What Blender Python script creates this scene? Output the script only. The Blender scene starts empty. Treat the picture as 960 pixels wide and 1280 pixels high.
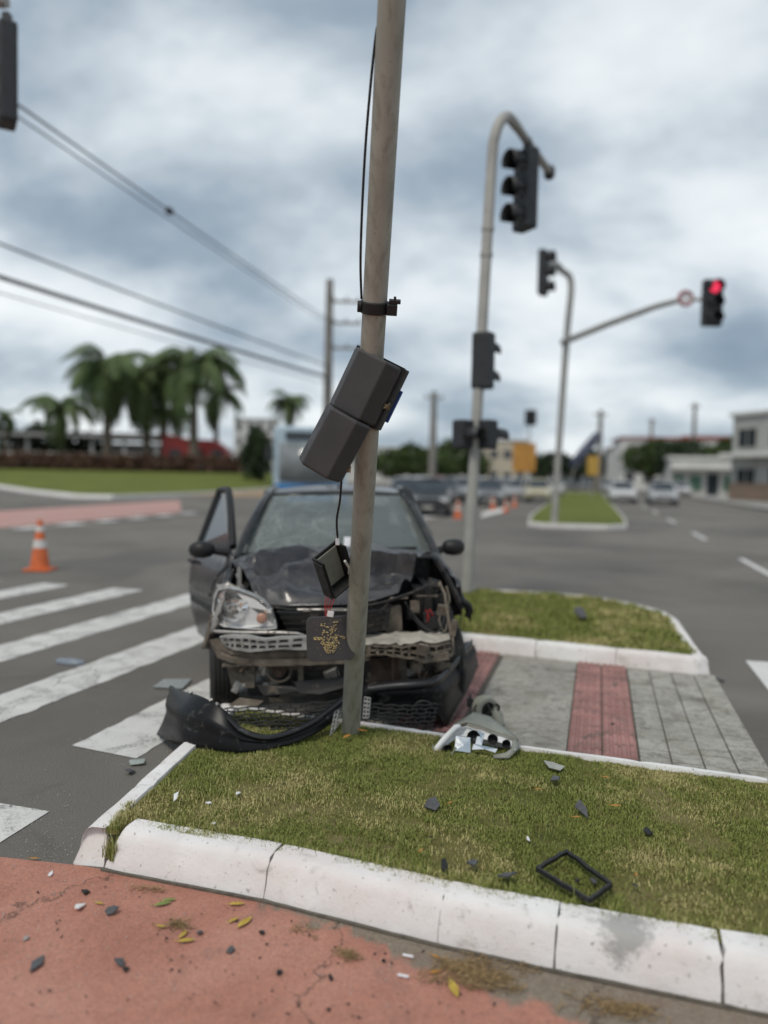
import bpy, bmesh, math, random
import numpy as np
from mathutils import Vector, Matrix, Euler, noise as mnoise

random.seed(7); rng = np.random.default_rng(7)
S = bpy.context.scene
COL = S.collection
R = math.radians
V = Vector

# ------------------------------------------------------------------ camera
FPX, CH, PITCH, ROLL = 967.0, 1.6, math.atan(48/967.0), R(1.2)      # photograph: 960 x 1280
cp, sp, cr, sr = math.cos(PITCH), math.sin(PITCH), math.cos(ROLL), math.sin(ROLL)
c_right, c_up, c_fwd = V((1, 0, 0)), V((0, sp, cp)), V((0, cp, -sp))
rr = c_right*cr + c_up*sr
ru = -c_right*sr + c_up*cr
cam_d = bpy.data.cameras.new('camera'); cam = bpy.data.objects.new('camera', cam_d); COL.objects.link(cam)
m = Matrix((rr, ru, -c_fwd)).transposed().to_4x4(); m.translation = (0, 0, CH)
cam.matrix_world = m
cam_d.sensor_fit = 'VERTICAL'; cam_d.sensor_height = 36.0; cam_d.lens = 36.0*FPX/1280
cam_d.clip_start = .05; cam_d.clip_end = 4000
cam_d.dof.use_dof = True; cam_d.dof.focus_distance = 3.45; cam_d.dof.aperture_fstop = 0.70
S.camera = cam

# ------------------------------------------------------------------ world, sun, exposure
W = bpy.data.worlds.new('World'); S.world = W; W.use_nodes = True
nt = W.node_tree; nt.nodes.clear()
SUN_EL, SUN_AZ = R(58), R(215)
def N(t, typ, **kw):
    n = t.nodes.new(typ)
    for k, v in kw.items(): setattr(n, k, v)
    return n
def mth(t, op, a, b=None):
    n = N(t, 'ShaderNodeMath', operation=op)
    for i, x in enumerate((a, b)):
        if x is None: continue
        if isinstance(x, (int, float)): n.inputs[i].default_value = x
        else: t.links.new(x, n.inputs[i])
    return n.outputs[0]
sky = N(nt, 'ShaderNodeTexSky', sky_type='NISHITA', sun_disc=False, sun_elevation=SUN_EL, sun_rotation=SUN_AZ)
tc = N(nt, 'ShaderNodeTexCoord'); sx = N(nt, 'ShaderNodeSeparateXYZ'); nt.links.new(tc.outputs['Generated'], sx.inputs[0])
dz = mth(nt, 'ADD', mth(nt, 'MAXIMUM', sx.outputs[2], 0.0), .42)
cb = N(nt, 'ShaderNodeCombineXYZ')
nt.links.new(mth(nt, 'DIVIDE', sx.outputs[0], dz), cb.inputs[0]); nt.links.new(mth(nt, 'DIVIDE', sx.outputs[1], dz), cb.inputs[1])
def wnoise(scale, detail, rough, dist, loc, stretch=(1, 1, 1), rot=0):
    mp = N(nt, 'ShaderNodeMapping'); mp.inputs['Location'].default_value = loc; mp.inputs['Scale'].default_value = stretch
    mp.inputs['Rotation'].default_value = (0, 0, rot)
    nt.links.new(cb.outputs[0], mp.inputs[0])
    n = N(nt, 'ShaderNodeTexNoise'); n.inputs['Scale'].default_value = scale; n.inputs['Detail'].default_value = detail
    n.inputs['Roughness'].default_value = rough; n.inputs['Distortion'].default_value = dist
    nt.links.new(mp.outputs[0], n.inputs['Vector']); return n.outputs['Fac']
big = wnoise(.75, 2, .45, .2, (0.879, 12.268, 4.605), (.9, 1.05, 1), .35)
mid = wnoise(2.5, 6, .50, .10, (-8.415, 10.644, 2.042), (.9, 1.1, 1), .5)
fac = mth(nt, 'ADD', mth(nt, 'MULTIPLY', big, .42), mth(nt, 'MULTIPLY', mid, .66))
cr_ = N(nt, 'ShaderNodeValToRGB'); nt.links.new(fac, cr_.inputs[0])
el = cr_.color_ramp.elements
el[0].position = .385; el[0].color = (.175, .235, .305, 1)
el[1].position = .69; el[1].color = (.80, .83, .84, 1)
e = el.new(.485); e.color = (.285, .35, .415, 1)
e = el.new(.55); e.color = (.46, .52, .57, 1)
e = el.new(.61); e.color = (.65, .70, .73, 1)
SKYS = .1
mx = N(nt, 'ShaderNodeMix', data_type='RGBA'); mx.inputs['Factor'].default_value = .93
sc_ = N(nt, 'ShaderNodeVectorMath', operation='SCALE'); sc_.inputs['Scale'].default_value = 1/SKYS
nt.links.new(cr_.outputs[0], sc_.inputs[0])
nt.links.new(sky.outputs[0], mx.inputs[6]); nt.links.new(sc_.outputs[0], mx.inputs[7])
bg = N(nt, 'ShaderNodeBackground'); bg.inputs['Strength'].default_value = SKYS
nt.links.new(mx.outputs[2], bg.inputs[0])
wo = N(nt, 'ShaderNodeOutputWorld'); nt.links.new(bg.outputs[0], wo.inputs[0])

sun_d = bpy.data.lights.new('sun', 'SUN'); sun_d.energy = 1.5; sun_d.angle = R(14); sun_d.color = (1, .93, .83)
sun = bpy.data.objects.new('sun', sun_d); COL.objects.link(sun)
sdir = V((math.sin(SUN_AZ)*math.cos(SUN_EL), math.cos(SUN_AZ)*math.cos(SUN_EL), math.sin(SUN_EL)))
sun.rotation_euler = sdir.to_track_quat('Z', 'Y').to_euler(); sun.location = sdir*30
vs = S.view_settings; vs.view_transform = 'Standard'; vs.look = 'None'; vs.exposure = 0.3; vs.gamma = 1; vs.use_curve_mapping = False
S.cycles.use_denoising = True
S.cycles.max_bounces = 8; S.cycles.transparent_max_bounces = 12

# ------------------------------------------------------------------ pixel helpers (photograph pixels -> points on real surfaces)
def ray(u, v):
    x, y = u-480, v-640
    x0, y0 = x*cr+y*sr, -x*sr+y*cr
    return c_right*(x0/FPX) - c_up*(y0/FPX) + c_fwd
def G(u, v, z=0.0):
    d = ray(u, v); return V((0, 0, CH)) + d*((z-CH)/d.z)
def D(u, v, Y):
    d = ray(u, v); return V((0, 0, CH)) + d*(Y/d.y)

# ------------------------------------------------------------------ mesh helpers
class MB:
    def __init__(s): s.v = []; s.f = []
    def add(s, vs_, fs, M=None):
        o = len(s.v)
        s.v += [tuple(M @ V(p)) if M is not None else tuple(p) for p in vs_]
        s.f += [tuple(i+o for i in f) for f in fs]; return s
    def box(s, c, d, rot=None, M=None):
        x, y, z = (k/2 for k in d)
        p = [V((a*x, b*y, e*z)) for a in (-1, 1) for b in (-1, 1) for e in (-1, 1)]
        if rot is not None: q = Euler(rot).to_matrix(); p = [q @ k for k in p]
        p = [k+V(c) for k in p]
        return s.add(p, [(0, 1, 3, 2), (4, 6, 7, 5), (0, 4, 5, 1), (2, 3, 7, 6), (0, 2, 6, 4), (1, 5, 7, 3)], M)
    def prism(s, poly, z0, z1, M=None):
        n = len(poly)
        p = [(a, b, z0) for a, b in poly] + [(a, b, z1) for a, b in poly]
        return s.add(p, [tuple(range(n))[::-1], tuple(range(n, 2*n))] + [(i, (i+1) % n, n+(i+1) % n, n+i) for i in range(n)], M)
    def loft(s, rows, closed=False, cap=False, M=None):
        n = len(rows[0]); p = [q for r_ in rows for q in r_]; f = []
        for i in range(len(rows)-1):
            for j in range(n if closed else n-1):
                k = (j+1) % n
                f.append((i*n+j, i*n+k, (i+1)*n+k, (i+1)*n+j))
        if cap: f += [tuple(range(n))[::-1], tuple(range((len(rows)-1)*n, len(rows)*n))]
        return s.add(p, f, M)
    def tube(s, pts, r, n=8, cap=True, M=None):
        pts = [V(p) for p in pts]; rows = []; prev = None
        for i, p in enumerate(pts):
            t = (pts[min(i+1, len(pts)-1)] - pts[max(i-1, 0)]).normalized()
            if prev is None:
                a = t.cross(V((0, 0, 1)))
                if a.length < .05: a = t.cross(V((1, 0, 0)))
            else: a = prev - t*prev.dot(t)
            a.normalize(); prev = a; b = t.cross(a)
            q = r[i] if isinstance(r, (list, tuple)) else r
            rows.append([p + (a*math.cos(2*math.pi*k/n) + b*math.sin(2*math.pi*k/n))*q for k in range(n)])
        return s.loft(rows, True, cap, M)
    def lathe(s, prof, n=24, axis='z', c=(0, 0, 0), M=None, cap=True):
        rows = []
        for r_, h in prof:
            row = []
            for k in range(n):
                a = 2*math.pi*k/n; u, w = r_*math.cos(a), r_*math.sin(a)
                q = (u, w, h) if axis == 'z' else (h, u, w) if axis == 'x' else (w, h, u)
                row.append(V(q)+V(c))
            rows.append(row)
        return s.loft(rows, True, cap, M)
    def disc(s, c, r, n=20, axis='y', M=None):
        p = []
        for k in range(n):
            a = 2*math.pi*k/n; u, w = r*math.cos(a), r*math.sin(a)
            p.append(V((u, 0, w) if axis == 'y' else (u, w, 0) if axis == 'z' else (0, u, w))+V(c))
        return s.add(p, [tuple(range(n))], M)
    def torus(s, c, R_, r, n=24, k=8, axis='y', M=None):
        return s.lathe([(R_+r*math.cos(2*math.pi*i/k), r*math.sin(2*math.pi*i/k)) for i in range(k+1)], n, axis, c, M, False)
    def mesh(s, name, mat, smooth=None):
        me = bpy.data.meshes.new(name); me.from_pydata(s.v, [], s.f); me.validate()
        bm = bmesh.new(); bm.from_mesh(me); bmesh.ops.recalc_face_normals(bm, faces=bm.faces); bm.to_mesh(me); bm.free()
        for mt_ in (mat if isinstance(mat, (list, tuple)) else [mat]):
            if mt_ is not None: me.materials.append(mt_)
        if smooth:
            me.polygons.foreach_set('use_smooth', [True]*len(me.polygons))
            if smooth < 180: me.set_sharp_from_angle(angle=R(smooth))
        return me
    def build(s, name, mat, parent=None, smooth=None, bevel=0, solid=0, sub=0, origin=None):
        if origin is not None: o_ = V(origin); s.v = [tuple(V(p)-o_) for p in s.v]
        o = link(name, s.mesh(name, mat, smooth), parent)
        if origin is not None and parent is None: o.location = origin
        if sub: k = o.modifiers.new('sub', 'SUBSURF'); k.levels = k.render_levels = sub
        if solid: k = o.modifiers.new('solid', 'SOLIDIFY'); k.thickness = solid; k.offset = 0
        if bevel: k = o.modifiers.new('bevel', 'BEVEL'); k.width = bevel; k.segments = 2; k.limit_method = 'ANGLE'; k.angle_limit = R(40)
        return o
def link(name, data, parent=None):
    o = bpy.data.objects.new(name, data); COL.objects.link(o)
    if parent is not None: o.parent = parent
    return o
def tag(o, label, cat, group=None):
    o['label'] = label; o['category'] = cat
    if group: o['group'] = group
    return o
def thing(name, label, cat, loc=(0, 0, 0), rot=(0, 0, 0), group=None):
    o = link(name, None); o.empty_display_size = .2; o.location = loc
    o.rotation_euler = rot if not isinstance(rot, (int, float)) else (0, 0, rot)
    return tag(o, label, cat, group)
def struct(o, kind='structure'): o['kind'] = kind; return o
def copy_tree(o, parent=None):
    c = o.copy(); COL.objects.link(c); c.parent = parent
    for ch in list(o.children): copy_tree(ch, c)
    return c
def nz(x, y, z=0., s=1.): return mnoise.noise(V((x*s, y*s, z*s)))
def lerp(a, b, t): return a+(b-a)*t
def interp(xs, ys, x): return float(np.interp(x, xs, ys))
def catmull(pts, k=6):
    pts = [V(p) for p in pts]; out = []
    for i in range(len(pts)-1):
        p0, p1, p2, p3 = pts[max(i-1, 0)], pts[i], pts[i+1], pts[min(i+2, len(pts)-1)]
        for j in range(k):
            t = j/k
            out.append(.5*((2*p1)+(p2-p0)*t+(2*p0-5*p1+4*p2-p3)*t*t+(3*p1-p0-3*p2+p3)*t**3))
    return out+[pts[-1]]

# ------------------------------------------------------------------ materials
def newmat(name):
    m_ = bpy.data.materials.new(name); m_.use_nodes = True; t = m_.node_tree
    return m_, t, t.nodes['Principled BSDF']
def ramp(t, fac, stops):
    r_ = N(t, 'ShaderNodeValToRGB'); t.links.new(fac, r_.inputs[0]); el_ = r_.color_ramp.elements
    for i, (p, c) in enumerate(stops):
        if isinstance(c, (int, float)): c = (c, c, c)
        e_ = el_[i] if i < 2 else el_.new(p)
        e_.position = p; e_.color = (*c[:3], 1)
    return r_.outputs[0]
def tnoise(t, vec, scale, detail=4, rough=.55, dist=0, out='Fac'):
    n = N(t, 'ShaderNodeTexNoise'); n.inputs['Scale'].default_value = scale; n.inputs['Detail'].default_value = detail
    n.inputs['Roughness'].default_value = rough; n.inputs['Distortion'].default_value = dist
    t.links.new(vec, n.inputs['Vector']); return n.outputs[out]
def mixc(t, fac, a, b, blend='MIX'):
    n = N(t, 'ShaderNodeMix', data_type='RGBA', blend_type=blend)
    for i, x in ((0, fac), (6, a), (7, b)):
        if isinstance(x, (int, float)): n.inputs[i].default_value = x
        elif isinstance(x, tuple): n.inputs[i].default_value = (*x[:3], 1)
        else: t.links.new(x, n.inputs[i])
    return n.outputs[2]
def bump(t, b, h, strength, dist=.01):
    n = N(t, 'ShaderNodeBump'); n.inputs['Strength'].default_value = strength; n.inputs['Distance'].default_value = dist
    t.links.new(h, n.inputs['Height']); t.links.new(n.outputs[0], b.inputs['Normal'])
def pos(t): return N(t, 'ShaderNodeNewGeometry').outputs['Position']
def objc(t): return N(t, 'ShaderNodeTexCoord').outputs['Object']
def gen(name, c, rough=.5, metal=0., var=.25, scale=8., bmp=.1, bd=.004, c2=None, spec=.5, coat=0., world=False, fine=None, dirt=None):
    """a procedural paint / plastic / stone: noise in colour, roughness and relief"""
    m_, t, b = newmat(name); vec = pos(t) if world else objc(t)
    n1 = tnoise(t, vec, scale, 6, .6, .3)
    lo = tuple(k*(1-var) for k in c); hi = tuple(min(1, k*(1+var)) for k in (c2 or c))
    colr = ramp(t, n1, [(.3, lo), (.7, hi)])
    if dirt:
        col_d, amount, dsc = dirt
        dn = tnoise(t, vec, dsc, 8, .65, .8)
        colr = mixc(t, ramp(t, dn, [(.62-amount*.35, 0.), (.74-amount*.2, 1.)]), colr, col_d)
        rr_ = ramp(t, dn, [(.62-amount*.35, rough), (.74-amount*.2, .85)])
        t.links.new(rr_, b.inputs['Roughness'])
    else:
        t.links.new(ramp(t, tnoise(t, vec, scale*2.3, 4), [(.3, max(.02, rough*.8)), (.7, min(1, rough*1.2))]), b.inputs['Roughness'])
    t.links.new(colr, b.inputs['Base Color'])
    b.inputs['Metallic'].default_value = metal; b.inputs['Specular IOR Level'].default_value = spec
    if coat: b.inputs['Coat Weight'].default_value = coat; b.inputs['Coat Roughness'].default_value = .06
    if bmp: bump(t, b, tnoise(t, vec, fine or scale*5, 5, .6), bmp, bd)
    return m_

M = {}
def asphalt(name, a, b_, sc=1.0):
    m_, t, b = newmat(name); p = pos(t)
    big_ = tnoise(t, p, .35, 5, .6, .4); grain = tnoise(t, p, 160*sc, 3, .7); vo = N(t, 'ShaderNodeTexVoronoi'); vo.inputs['Scale'].default_value = 110*sc
    t.links.new(p, vo.inputs['Vector'])
    base = ramp(t, big_, [(.3, a), (.7, b_)])
    base = mixc(t, ramp(t, tnoise(t, p, .16, 3, .5, .8), [(.5, 0.), (.56, .45)]), base, tuple(k*1.22 for k in b_))
    base = mixc(t, ramp(t, tnoise(t, p, 1.1, 8, .7, 1.), [(.55, 0.), (.72, .5)]), base, tuple(k*.62 for k in a))
    base = mixc(t, .75, base, ramp(t, grain, [(.25, .45), (.75, 1.55)]), 'MULTIPLY')
    chips = ramp(t, tnoise(t, p, 75*sc, 2, .5), [(.72, 0.), (.78, .55)])
    base = mixc(t, chips, base, (.30, .29, .27))
    t.links.new(base, b.inputs['Base Color']); b.inputs['Roughness'].default_value = .82; b.inputs['Specular IOR Level'].default_value = .35
    bump(t, b, vo.outputs['Distance'], .55, .006); return m_
M['asphalt'] = asphalt('asphalt', (.108, .100, .089), (.180, .165, .144))

def painted(name, c, worn, amount, wear_scale=3.5, crack=True, under=(.10, .097, .09)):
    """road paint over asphalt: patches of wear and hairline cracks show what is below"""
    m_, t, b = newmat(name); p = pos(t)
    col = ramp(t, tnoise(t, p, 5, 6, .6), [(.3, tuple(k*.86 for k in c)), (.7, c)])
    col = mixc(t, .35, col, ramp(t, tnoise(t, p, 140, 3, .6), [(.3, .7), (.7, 1.2)]), 'MULTIPLY')
    w = ramp(t, tnoise(t, p, wear_scale, 9, .7, .6), [(.60-amount*.25, 0.), (.70-amount*.15, 1.)])
    w2 = ramp(t, tnoise(t, p, 60, 4, .7), [(.40, 0.), (.62, 1.)])
    w = mth(t, 'MULTIPLY', w, w2)
    if crack:
        vo = N(t, 'ShaderNodeTexVoronoi', feature='DISTANCE_TO_EDGE'); vo.inputs['Scale'].default_value = 2.2
        wv = N(t, 'ShaderNodeVectorMath', operation='ADD'); t.links.new(p, wv.inputs[0])
        sc3 = N(t, 'ShaderNodeVectorMath', operation='SCALE'); sc3.inputs['Scale'].default_value = .25
        t.links.new(tnoise(t, p, 4, 5, .6, 0, 'Color'), sc3.inputs[0]); t.links.new(sc3.outputs[0], wv.inputs[1])
        t.links.new(wv.outputs[0], vo.inputs['Vector'])
        ck = ramp(t, vo.outputs['Distance'], [(.004, 1.), (.012, 0.)])
        gate = ramp(t, tnoise(t, p, 1.1, 2), [(.48, 0.), (.56, 1.)])
        w = mth(t, 'MAXIMUM', w, mth(t, 'MULTIPLY', ck, gate))
    t.links.new(mixc(t, w, col, under), b.inputs['Base Color']); b.inputs['Roughness'].default_value = .75
    bump(t, b, tnoise(t, p, 130, 4, .65), .35, .005); return m_
M['zebra'] = painted('zebra_paint', (.68, .665, .63), None, .5)
M['lane_paint'] = painted('lane_paint', (.70, .69, .66), None, .1, crack=False)

def red_lane():
    m_, t, b = newmat('red_lane'); p = pos(t)
    red = ramp(t, tnoise(t, p, 1.6, 7, .62, .4), [(.28, (.34, .150, .106)), (.5, (.45, .212, .155)), (.72, (.52, .275, .208))])
    red = mixc(t, .8, red, ramp(t, tnoise(t, p, 120, 4, .7), [(.28, .62), (.72, 1.32)]), 'MULTIPLY')
    sand = ramp(t, tnoise(t, p, 90, 5, .7), [(.3, (.14, .125, .095)), (.7, (.29, .26, .205))])
    # sand drifted against the foot of the kerb: distance to the kerb line, broken up by noise
    sxy = N(t, 'ShaderNodeSeparateXYZ'); t.links.new(p, sxy.inputs[0])
    kx, ky, c0 = .318, .948, 2.49          # kerb foot: kx*x + ky*y = c0
    d_ = mth(t, 'SUBTRACT', c0, mth(t, 'ADD', mth(t, 'MULTIPLY', sxy.outputs[0], kx), mth(t, 'MULTIPLY', sxy.outputs[1], ky)))
    along = mth(t, 'ADD', sxy.outputs[0], .55)
    width = mth(t, 'ADD', mth(t, 'MULTIPLY', mth(t, 'MAXIMUM', along, 0), .26), .0)
    e_ = mth(t, 'SUBTRACT', width, d_)
    e_ = mth(t, 'ADD', e_, mth(t, 'MULTIPLY', mth(t, 'SUBTRACT', tnoise(t, p, 6.5, 7, .65, .5), .5), .42))
    sf = ramp(t, e_, [(.035, 0.), (.085, .9)])
    col = mixc(t, sf, red, sand)
    red_d = None
    st_ = ramp(t, tnoise(t, p, 3.4, 9, .72, 1.1), [(.52, 0.), (.70, .55)])
    col = mixc(t, st_, col, (.21, .125, .10))
    vo = N(t, 'ShaderNodeTexVoronoi', feature='DISTANCE_TO_EDGE'); vo.inputs['Scale'].default_value = .8
    wv = N(t, 'ShaderNodeVectorMath', operation='ADD'); t.links.new(p, wv.inputs[0]); s3 = N(t, 'ShaderNodeVectorMath', operation='SCALE'); s3.inputs['Scale'].default_value = .5
    t.links.new(tnoise(t, p, 3, 6, .65, 0, 'Color'), s3.inputs[0]); t.links.new(s3.outputs[0], wv.inputs[1]); t.links.new(wv.outputs[0], vo.inputs['Vector'])
    col = mixc(t, ramp(t, vo.outputs['Distance'], [(.0015, .85), (.005, 0.)]), col, (.07, .05, .04))
    spots = ramp(t, tnoise(t, p, 38, 4, .6), [(.66, 0.), (.71, .7)])
    col = mixc(t, spots, col, (.16, .11, .085))
    lt = ramp(t, tnoise(t, p, 34, 2, .5, 0), [(.72, 0.), (.76, .5)])
    col = mixc(t, lt, col, (.42, .34, .29))
    t.links.new(col, b.inputs['Base Color']); b.inputs['Roughness'].default_value = .88; b.inputs['Specular IOR Level'].default_value = .25
    h = mth(t, 'ADD', tnoise(t, p, 95, 5, .7), mth(t, 'MULTIPLY', tnoise(t, p, 9, 4), 1.2)); bump(t, b, h, .6, .008); return m_
M['red_lane'] = red_lane()
M['red_far'] = painted('faded_red_paint', (.52, .27, .23), None, .6, wear_scale=1.1, crack=False, under=(.42, .37, .34))

def kerb_mat():
    m_, t, b = newmat('kerb_whitewash'); p = pos(t)
    w = ramp(t, tnoise(t, p, 4, 6, .6), [(.3, (.72, .70, .68)), (.7, (.84, .825, .81))])
    pink = ramp(t, tnoise(t, p, 2.3, 5, .6), [(.42, 0.), (.7, .55)])
    w = mixc(t, pink, w, (.66, .56, .53))
    st = ramp(t, tnoise(t, p, 11, 9, .72, .7), [(.57, 0.), (.70, .85)])
    w = mixc(t, st, w, (.40, .37, .33))
    sd = N(t, 'ShaderNodeVectorMath', operation='DISTANCE'); t.links.new(p, sd.inputs[0]); sd.inputs[1].default_value = (.80, 2.43, .13)
    sc_k = mth(t, 'ADD', sd.outputs['Value'], mth(t, 'MULTIPLY', mth(t, 'SUBTRACT', tnoise(t, p, 16, 8, .7), .5), .28))
    w = mixc(t, ramp(t, sc_k, [(.05, .85), (.10, 0.)]), w, (.33, .325, .31))
    chip = ramp(t, tnoise(t, p, 48, 3, .6), [(.655, 0.), (.69, .8)])
    w = mixc(t, chip, w, (.33, .31, .28))
    t.links.new(w, b.inputs['Base Color']); b.inputs['Roughness'].default_value = .85; b.inputs['Specular IOR Level'].default_value = .25
    bump(t, b, mth(t, 'ADD', tnoise(t, p, 70, 6, .68), mth(t, 'MULTIPLY', tnoise(t, p, 12, 4), 1.5)), .5, .006); return m_
M['kerb'] = kerb_mat()
M['mortar'] = gen('dark_mortar', (.11, .095, .075), .95, var=.4, scale=25, bmp=.6, world=True)
M['scuff'] = gen('scuffed_cement', (.36, .35, .33), .9, var=.35, scale=40, bmp=.5, world=True)

def lawn_soil():
    m_, t, b = newmat('lawn_soil'); p = pos(t)
    c = ramp(t, tnoise(t, p, 2.1, 6, .62, .3), [(.34, (.13, .145, .04)), (.52, (.22, .20, .075)), (.68, (.31, .26, .13))])
    c = mixc(t, .8, c, ramp(t, tnoise(t, p, 150, 4, .7), [(.3, .5), (.7, 1.4)]), 'MULTIPLY')
    t.links.new(c, b.inputs['Base Color']); b.inputs['Roughness'].default_value = .95; b.inputs['Specular IOR Level'].default_value = .1
    bump(t, b, tnoise(t, p, 110, 5, .7), .9, .02); return m_
M['soil'] = lawn_soil()
def blade_mat(name, g1, g2, dry):
    m_, t, b = newmat(name); p = pos(t); ge = N(t, 'ShaderNodeNewGeometry')
    rnd = ge.outputs['Random Per Island']
    patch = tnoise(t, p, 1.9, 6, .62, .3)
    green = ramp(t, rnd, [(0., g1), (1., g2)])
    dryc = ramp(t, rnd, [(0., tuple(k*.75 for k in dry)), (1., tuple(k*1.2 for k in dry))])
    f_ = mth(t, 'ADD', mth(t, 'MULTIPLY', mth(t, 'SUBTRACT', patch, .5), 3.2), mth(t, 'MULTIPLY', mth(t, 'SUBTRACT', rnd, .22), .55))
    col = mixc(t, ramp(t, f_, [(.25, 0.), (.62, 1.)]), green, dryc)
    t.links.new(col, b.inputs['Base Color']); b.inputs['Roughness'].default_value = .7; b.inputs['Specular IOR Level'].default_value = .2
    b.inputs['Subsurface Weight'].default_value = 0
    return m_
M['blade'] = blade_mat('grass_blade', (.180, .212, .048), (.265, .292, .085), (.50, .435, .205))
def lawn_far():
    m_, t, b = newmat('lawn_far'); p = pos(t)
    c = ramp(t, tnoise(t, p, .35, 6, .6, .3), [(.3, (.105, .135, .030)), (.7, (.17, .19, .05))])
    c = mixc(t, .6, c, ramp(t, tnoise(t, p, 14, 5, .7), [(.3, .65), (.7, 1.3)]), 'MULTIPLY')
    t.links.new(c, b.inputs['Base Color']); b.inputs['Roughness'].default_value = .95; b.inputs['Specular IOR Level'].default_value = .1
    bump(t, b, tnoise(t, p, 20, 5, .7), .6, .05); return m_
M['lawn_far'] = lawn_far()
def concrete(name, a, b_):
    m_, t, b = newmat(name); p = pos(t)
    c = ramp(t, tnoise(t, p, 2.4, 7, .65, .5), [(.3, a), (.7, b_)])
    c = mixc(t, .7, c, ramp(t, tnoise(t, p, 85, 4, .7), [(.28, .6), (.72, 1.35)]), 'MULTIPLY')
    c = mixc(t, ramp(t, tnoise(t, p, 24, 7, .75, .4), [(.50, 0.), (.64, .6)]), c, tuple(k*.5 for k in a))
    st = ramp(t, tnoise(t, p, 5, 9, .74, 1.2), [(.50, 0.), (.66, .8)])
    c = mixc(t, st, c, (.13, .12, .10))
    moss = ramp(t, tnoise(t, p, 3.1, 6, .6), [(.55, 0.), (.7, .45)])
    c = mixc(t, moss, c, (.19, .185, .12))
    t.links.new(c, b.inputs['Base Color']); b.inputs['Roughness'].default_value = .9; b.inputs['Specular IOR Level'].default_value = .25
    bump(t, b, tnoise(t, p, 60, 6, .7), .6, .008); return m_
M['concrete'] = concrete('path_concrete', (.29, .272, .24), (.42, .40, .355))
M['slab'] = concrete('slab_concrete', (.31, .298, .265), (.45, .43, .385))
M['tile'] = gen('red_tactile_tile', (.34, .175, .155), .85, var=.3, scale=3.2, bmp=.45, bd=.004, world=True, fine=90, dirt=((.15, .115, .10), .25, 6))
M['joint'] = gen('joint_dirt', (.10, .088, .072), .95, var=.35, scale=20, bmp=.5, world=True)
# objects
def pole_mat():
    m_, t, b = newmat('stained_galvanised_pole'); o = objc(t); mp = N(t, 'ShaderNodeMapping'); mp.inputs['Scale'].default_value = (26, 26, 1.1); t.links.new(o, mp.inputs[0])
    c = ramp(t, tnoise(t, o, 5, 6, .6), [(.3, (.285, .28, .232)), (.7, (.37, .362, .305))])
    c = mixc(t, ramp(t, tnoise(t, mp.outputs[0], 1., 5, .6), [(.48, 0.), (.70, .6)]), c, (.15, .135, .10))
    c = mixc(t, ramp(t, tnoise(t, o, 34, 6, .7), [(.62, 0.), (.70, .7)]), c, (.17, .135, .095))
    t.links.new(c, b.inputs['Base Color']); b.inputs['Roughness'].default_value = .58; b.inputs['Metallic'].default_value = .1
    bump(t, b, tnoise(t, o, 70, 5, .65), .18, .004); return m_
M['galv'] = pole_mat()
M['galv_old'] = gen('weathered_galvanised_pole', (.275, .27, .215), .6, metal=.1, var=.14, scale=5, bmp=.12, c2=(.315, .305, .245), fine=60, dirt=((.22, .195, .155), .12, 9))
M['galv2'] = gen('pale_pole_paint', (.36, .35, .32), .55, var=.15, scale=3, bmp=.05)
M['blackplastic'] = gen('signal_black_plastic', (.020, .020, .020), .50, var=.2, scale=14, bmp=.12, fine=160, spec=.3)
M['housing'] = gen('signal_housing', (.042, .040, .040), .58, var=.15, scale=9, bmp=.1, fine=180)
M['rubber'] = gen('black_rubber', (.018, .018, .018), .75, var=.3, scale=20, bmp=.2)
M['paint'] = None
def carpaint(name, c, dust=.12, rough=.22):
    m_, t, b = newmat(name); o = objc(t)
    dn = tnoise(t, o, 6, 9, .7, .5)
    f_ = ramp(t, dn, [(.38, 0.), (.75, dust*2.2)])
    t.links.new(mixc(t, f_, c, (.20, .185, .165)), b.inputs['Base Color'])
    t.links.new(ramp(t, dn, [(.35, rough), (.75, min(1, rough+.35))]), b.inputs['Roughness'])
    b.inputs['Coat Weight'].default_value = .35; b.inputs['Coat Roughness'].default_value = .10; b.inputs['Specular IOR Level'].default_value = .35
    bump(t, b, tnoise(t, o, 26, 4), .05, .004); return m_
M['paint'] = carpaint('black_car_paint', (.012, .012, .014))
M['hood'] = carpaint('dusty_black_bonnet', (.027, .027, .031), .16, .24)
M['bumper'] = gen('scraped_black_bumper', (.009, .009, .0095), .36, var=.3, scale=7, bmp=.1, dirt=((.085, .08, .072), .12, 14), spec=.22)
M['bumper_in'] = gen('dust_and_paving_reflection', (.085, .07, .058), .8, var=.35, scale=9, bmp=.2)  # brown of dust and of the red paving mirrored in the plastic
M['dirty_black'] = gen('dusty_engine_black', (.016, .0155, .015), .65, var=.5, scale=9, bmp=.3, dirt=((.13, .105, .08), .18, 14))
M['dusty'] = gen('dusty_beam_steel', (.15, .125, .096), .85, var=.45, scale=11, bmp=.35, dirt=((.07, .055, .042), .3, 9))
M['dusty_pale'] = gen('pale_dust_foam', (.36, .33, .28), .9, var=.25, scale=8, bmp=.3, dirt=((.17, .15, .125), .22, 10))
M['absorber'] = gen('grey_absorber_plastic', (.33, .325, .31), .7, var=.2, scale=12, bmp=.15, dirt=((.16, .14, .11), .2, 14))
M['steel'] = gen('scratched_steel', (.42, .40, .37), .45, metal=.7, var=.3, scale=16, bmp=.2, dirt=((.14, .11, .085), .25, 16))
M['rust'] = gen('rusty_brown_metal', (.10, .066, .047), .85, var=.4, scale=18, bmp=.35)
M['chrome'] = gen('lamp_reflector_chrome', (.82, .82, .80), .16, metal=1., var=.08, scale=20, bmp=.25, bd=.003, fine=26)
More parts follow.
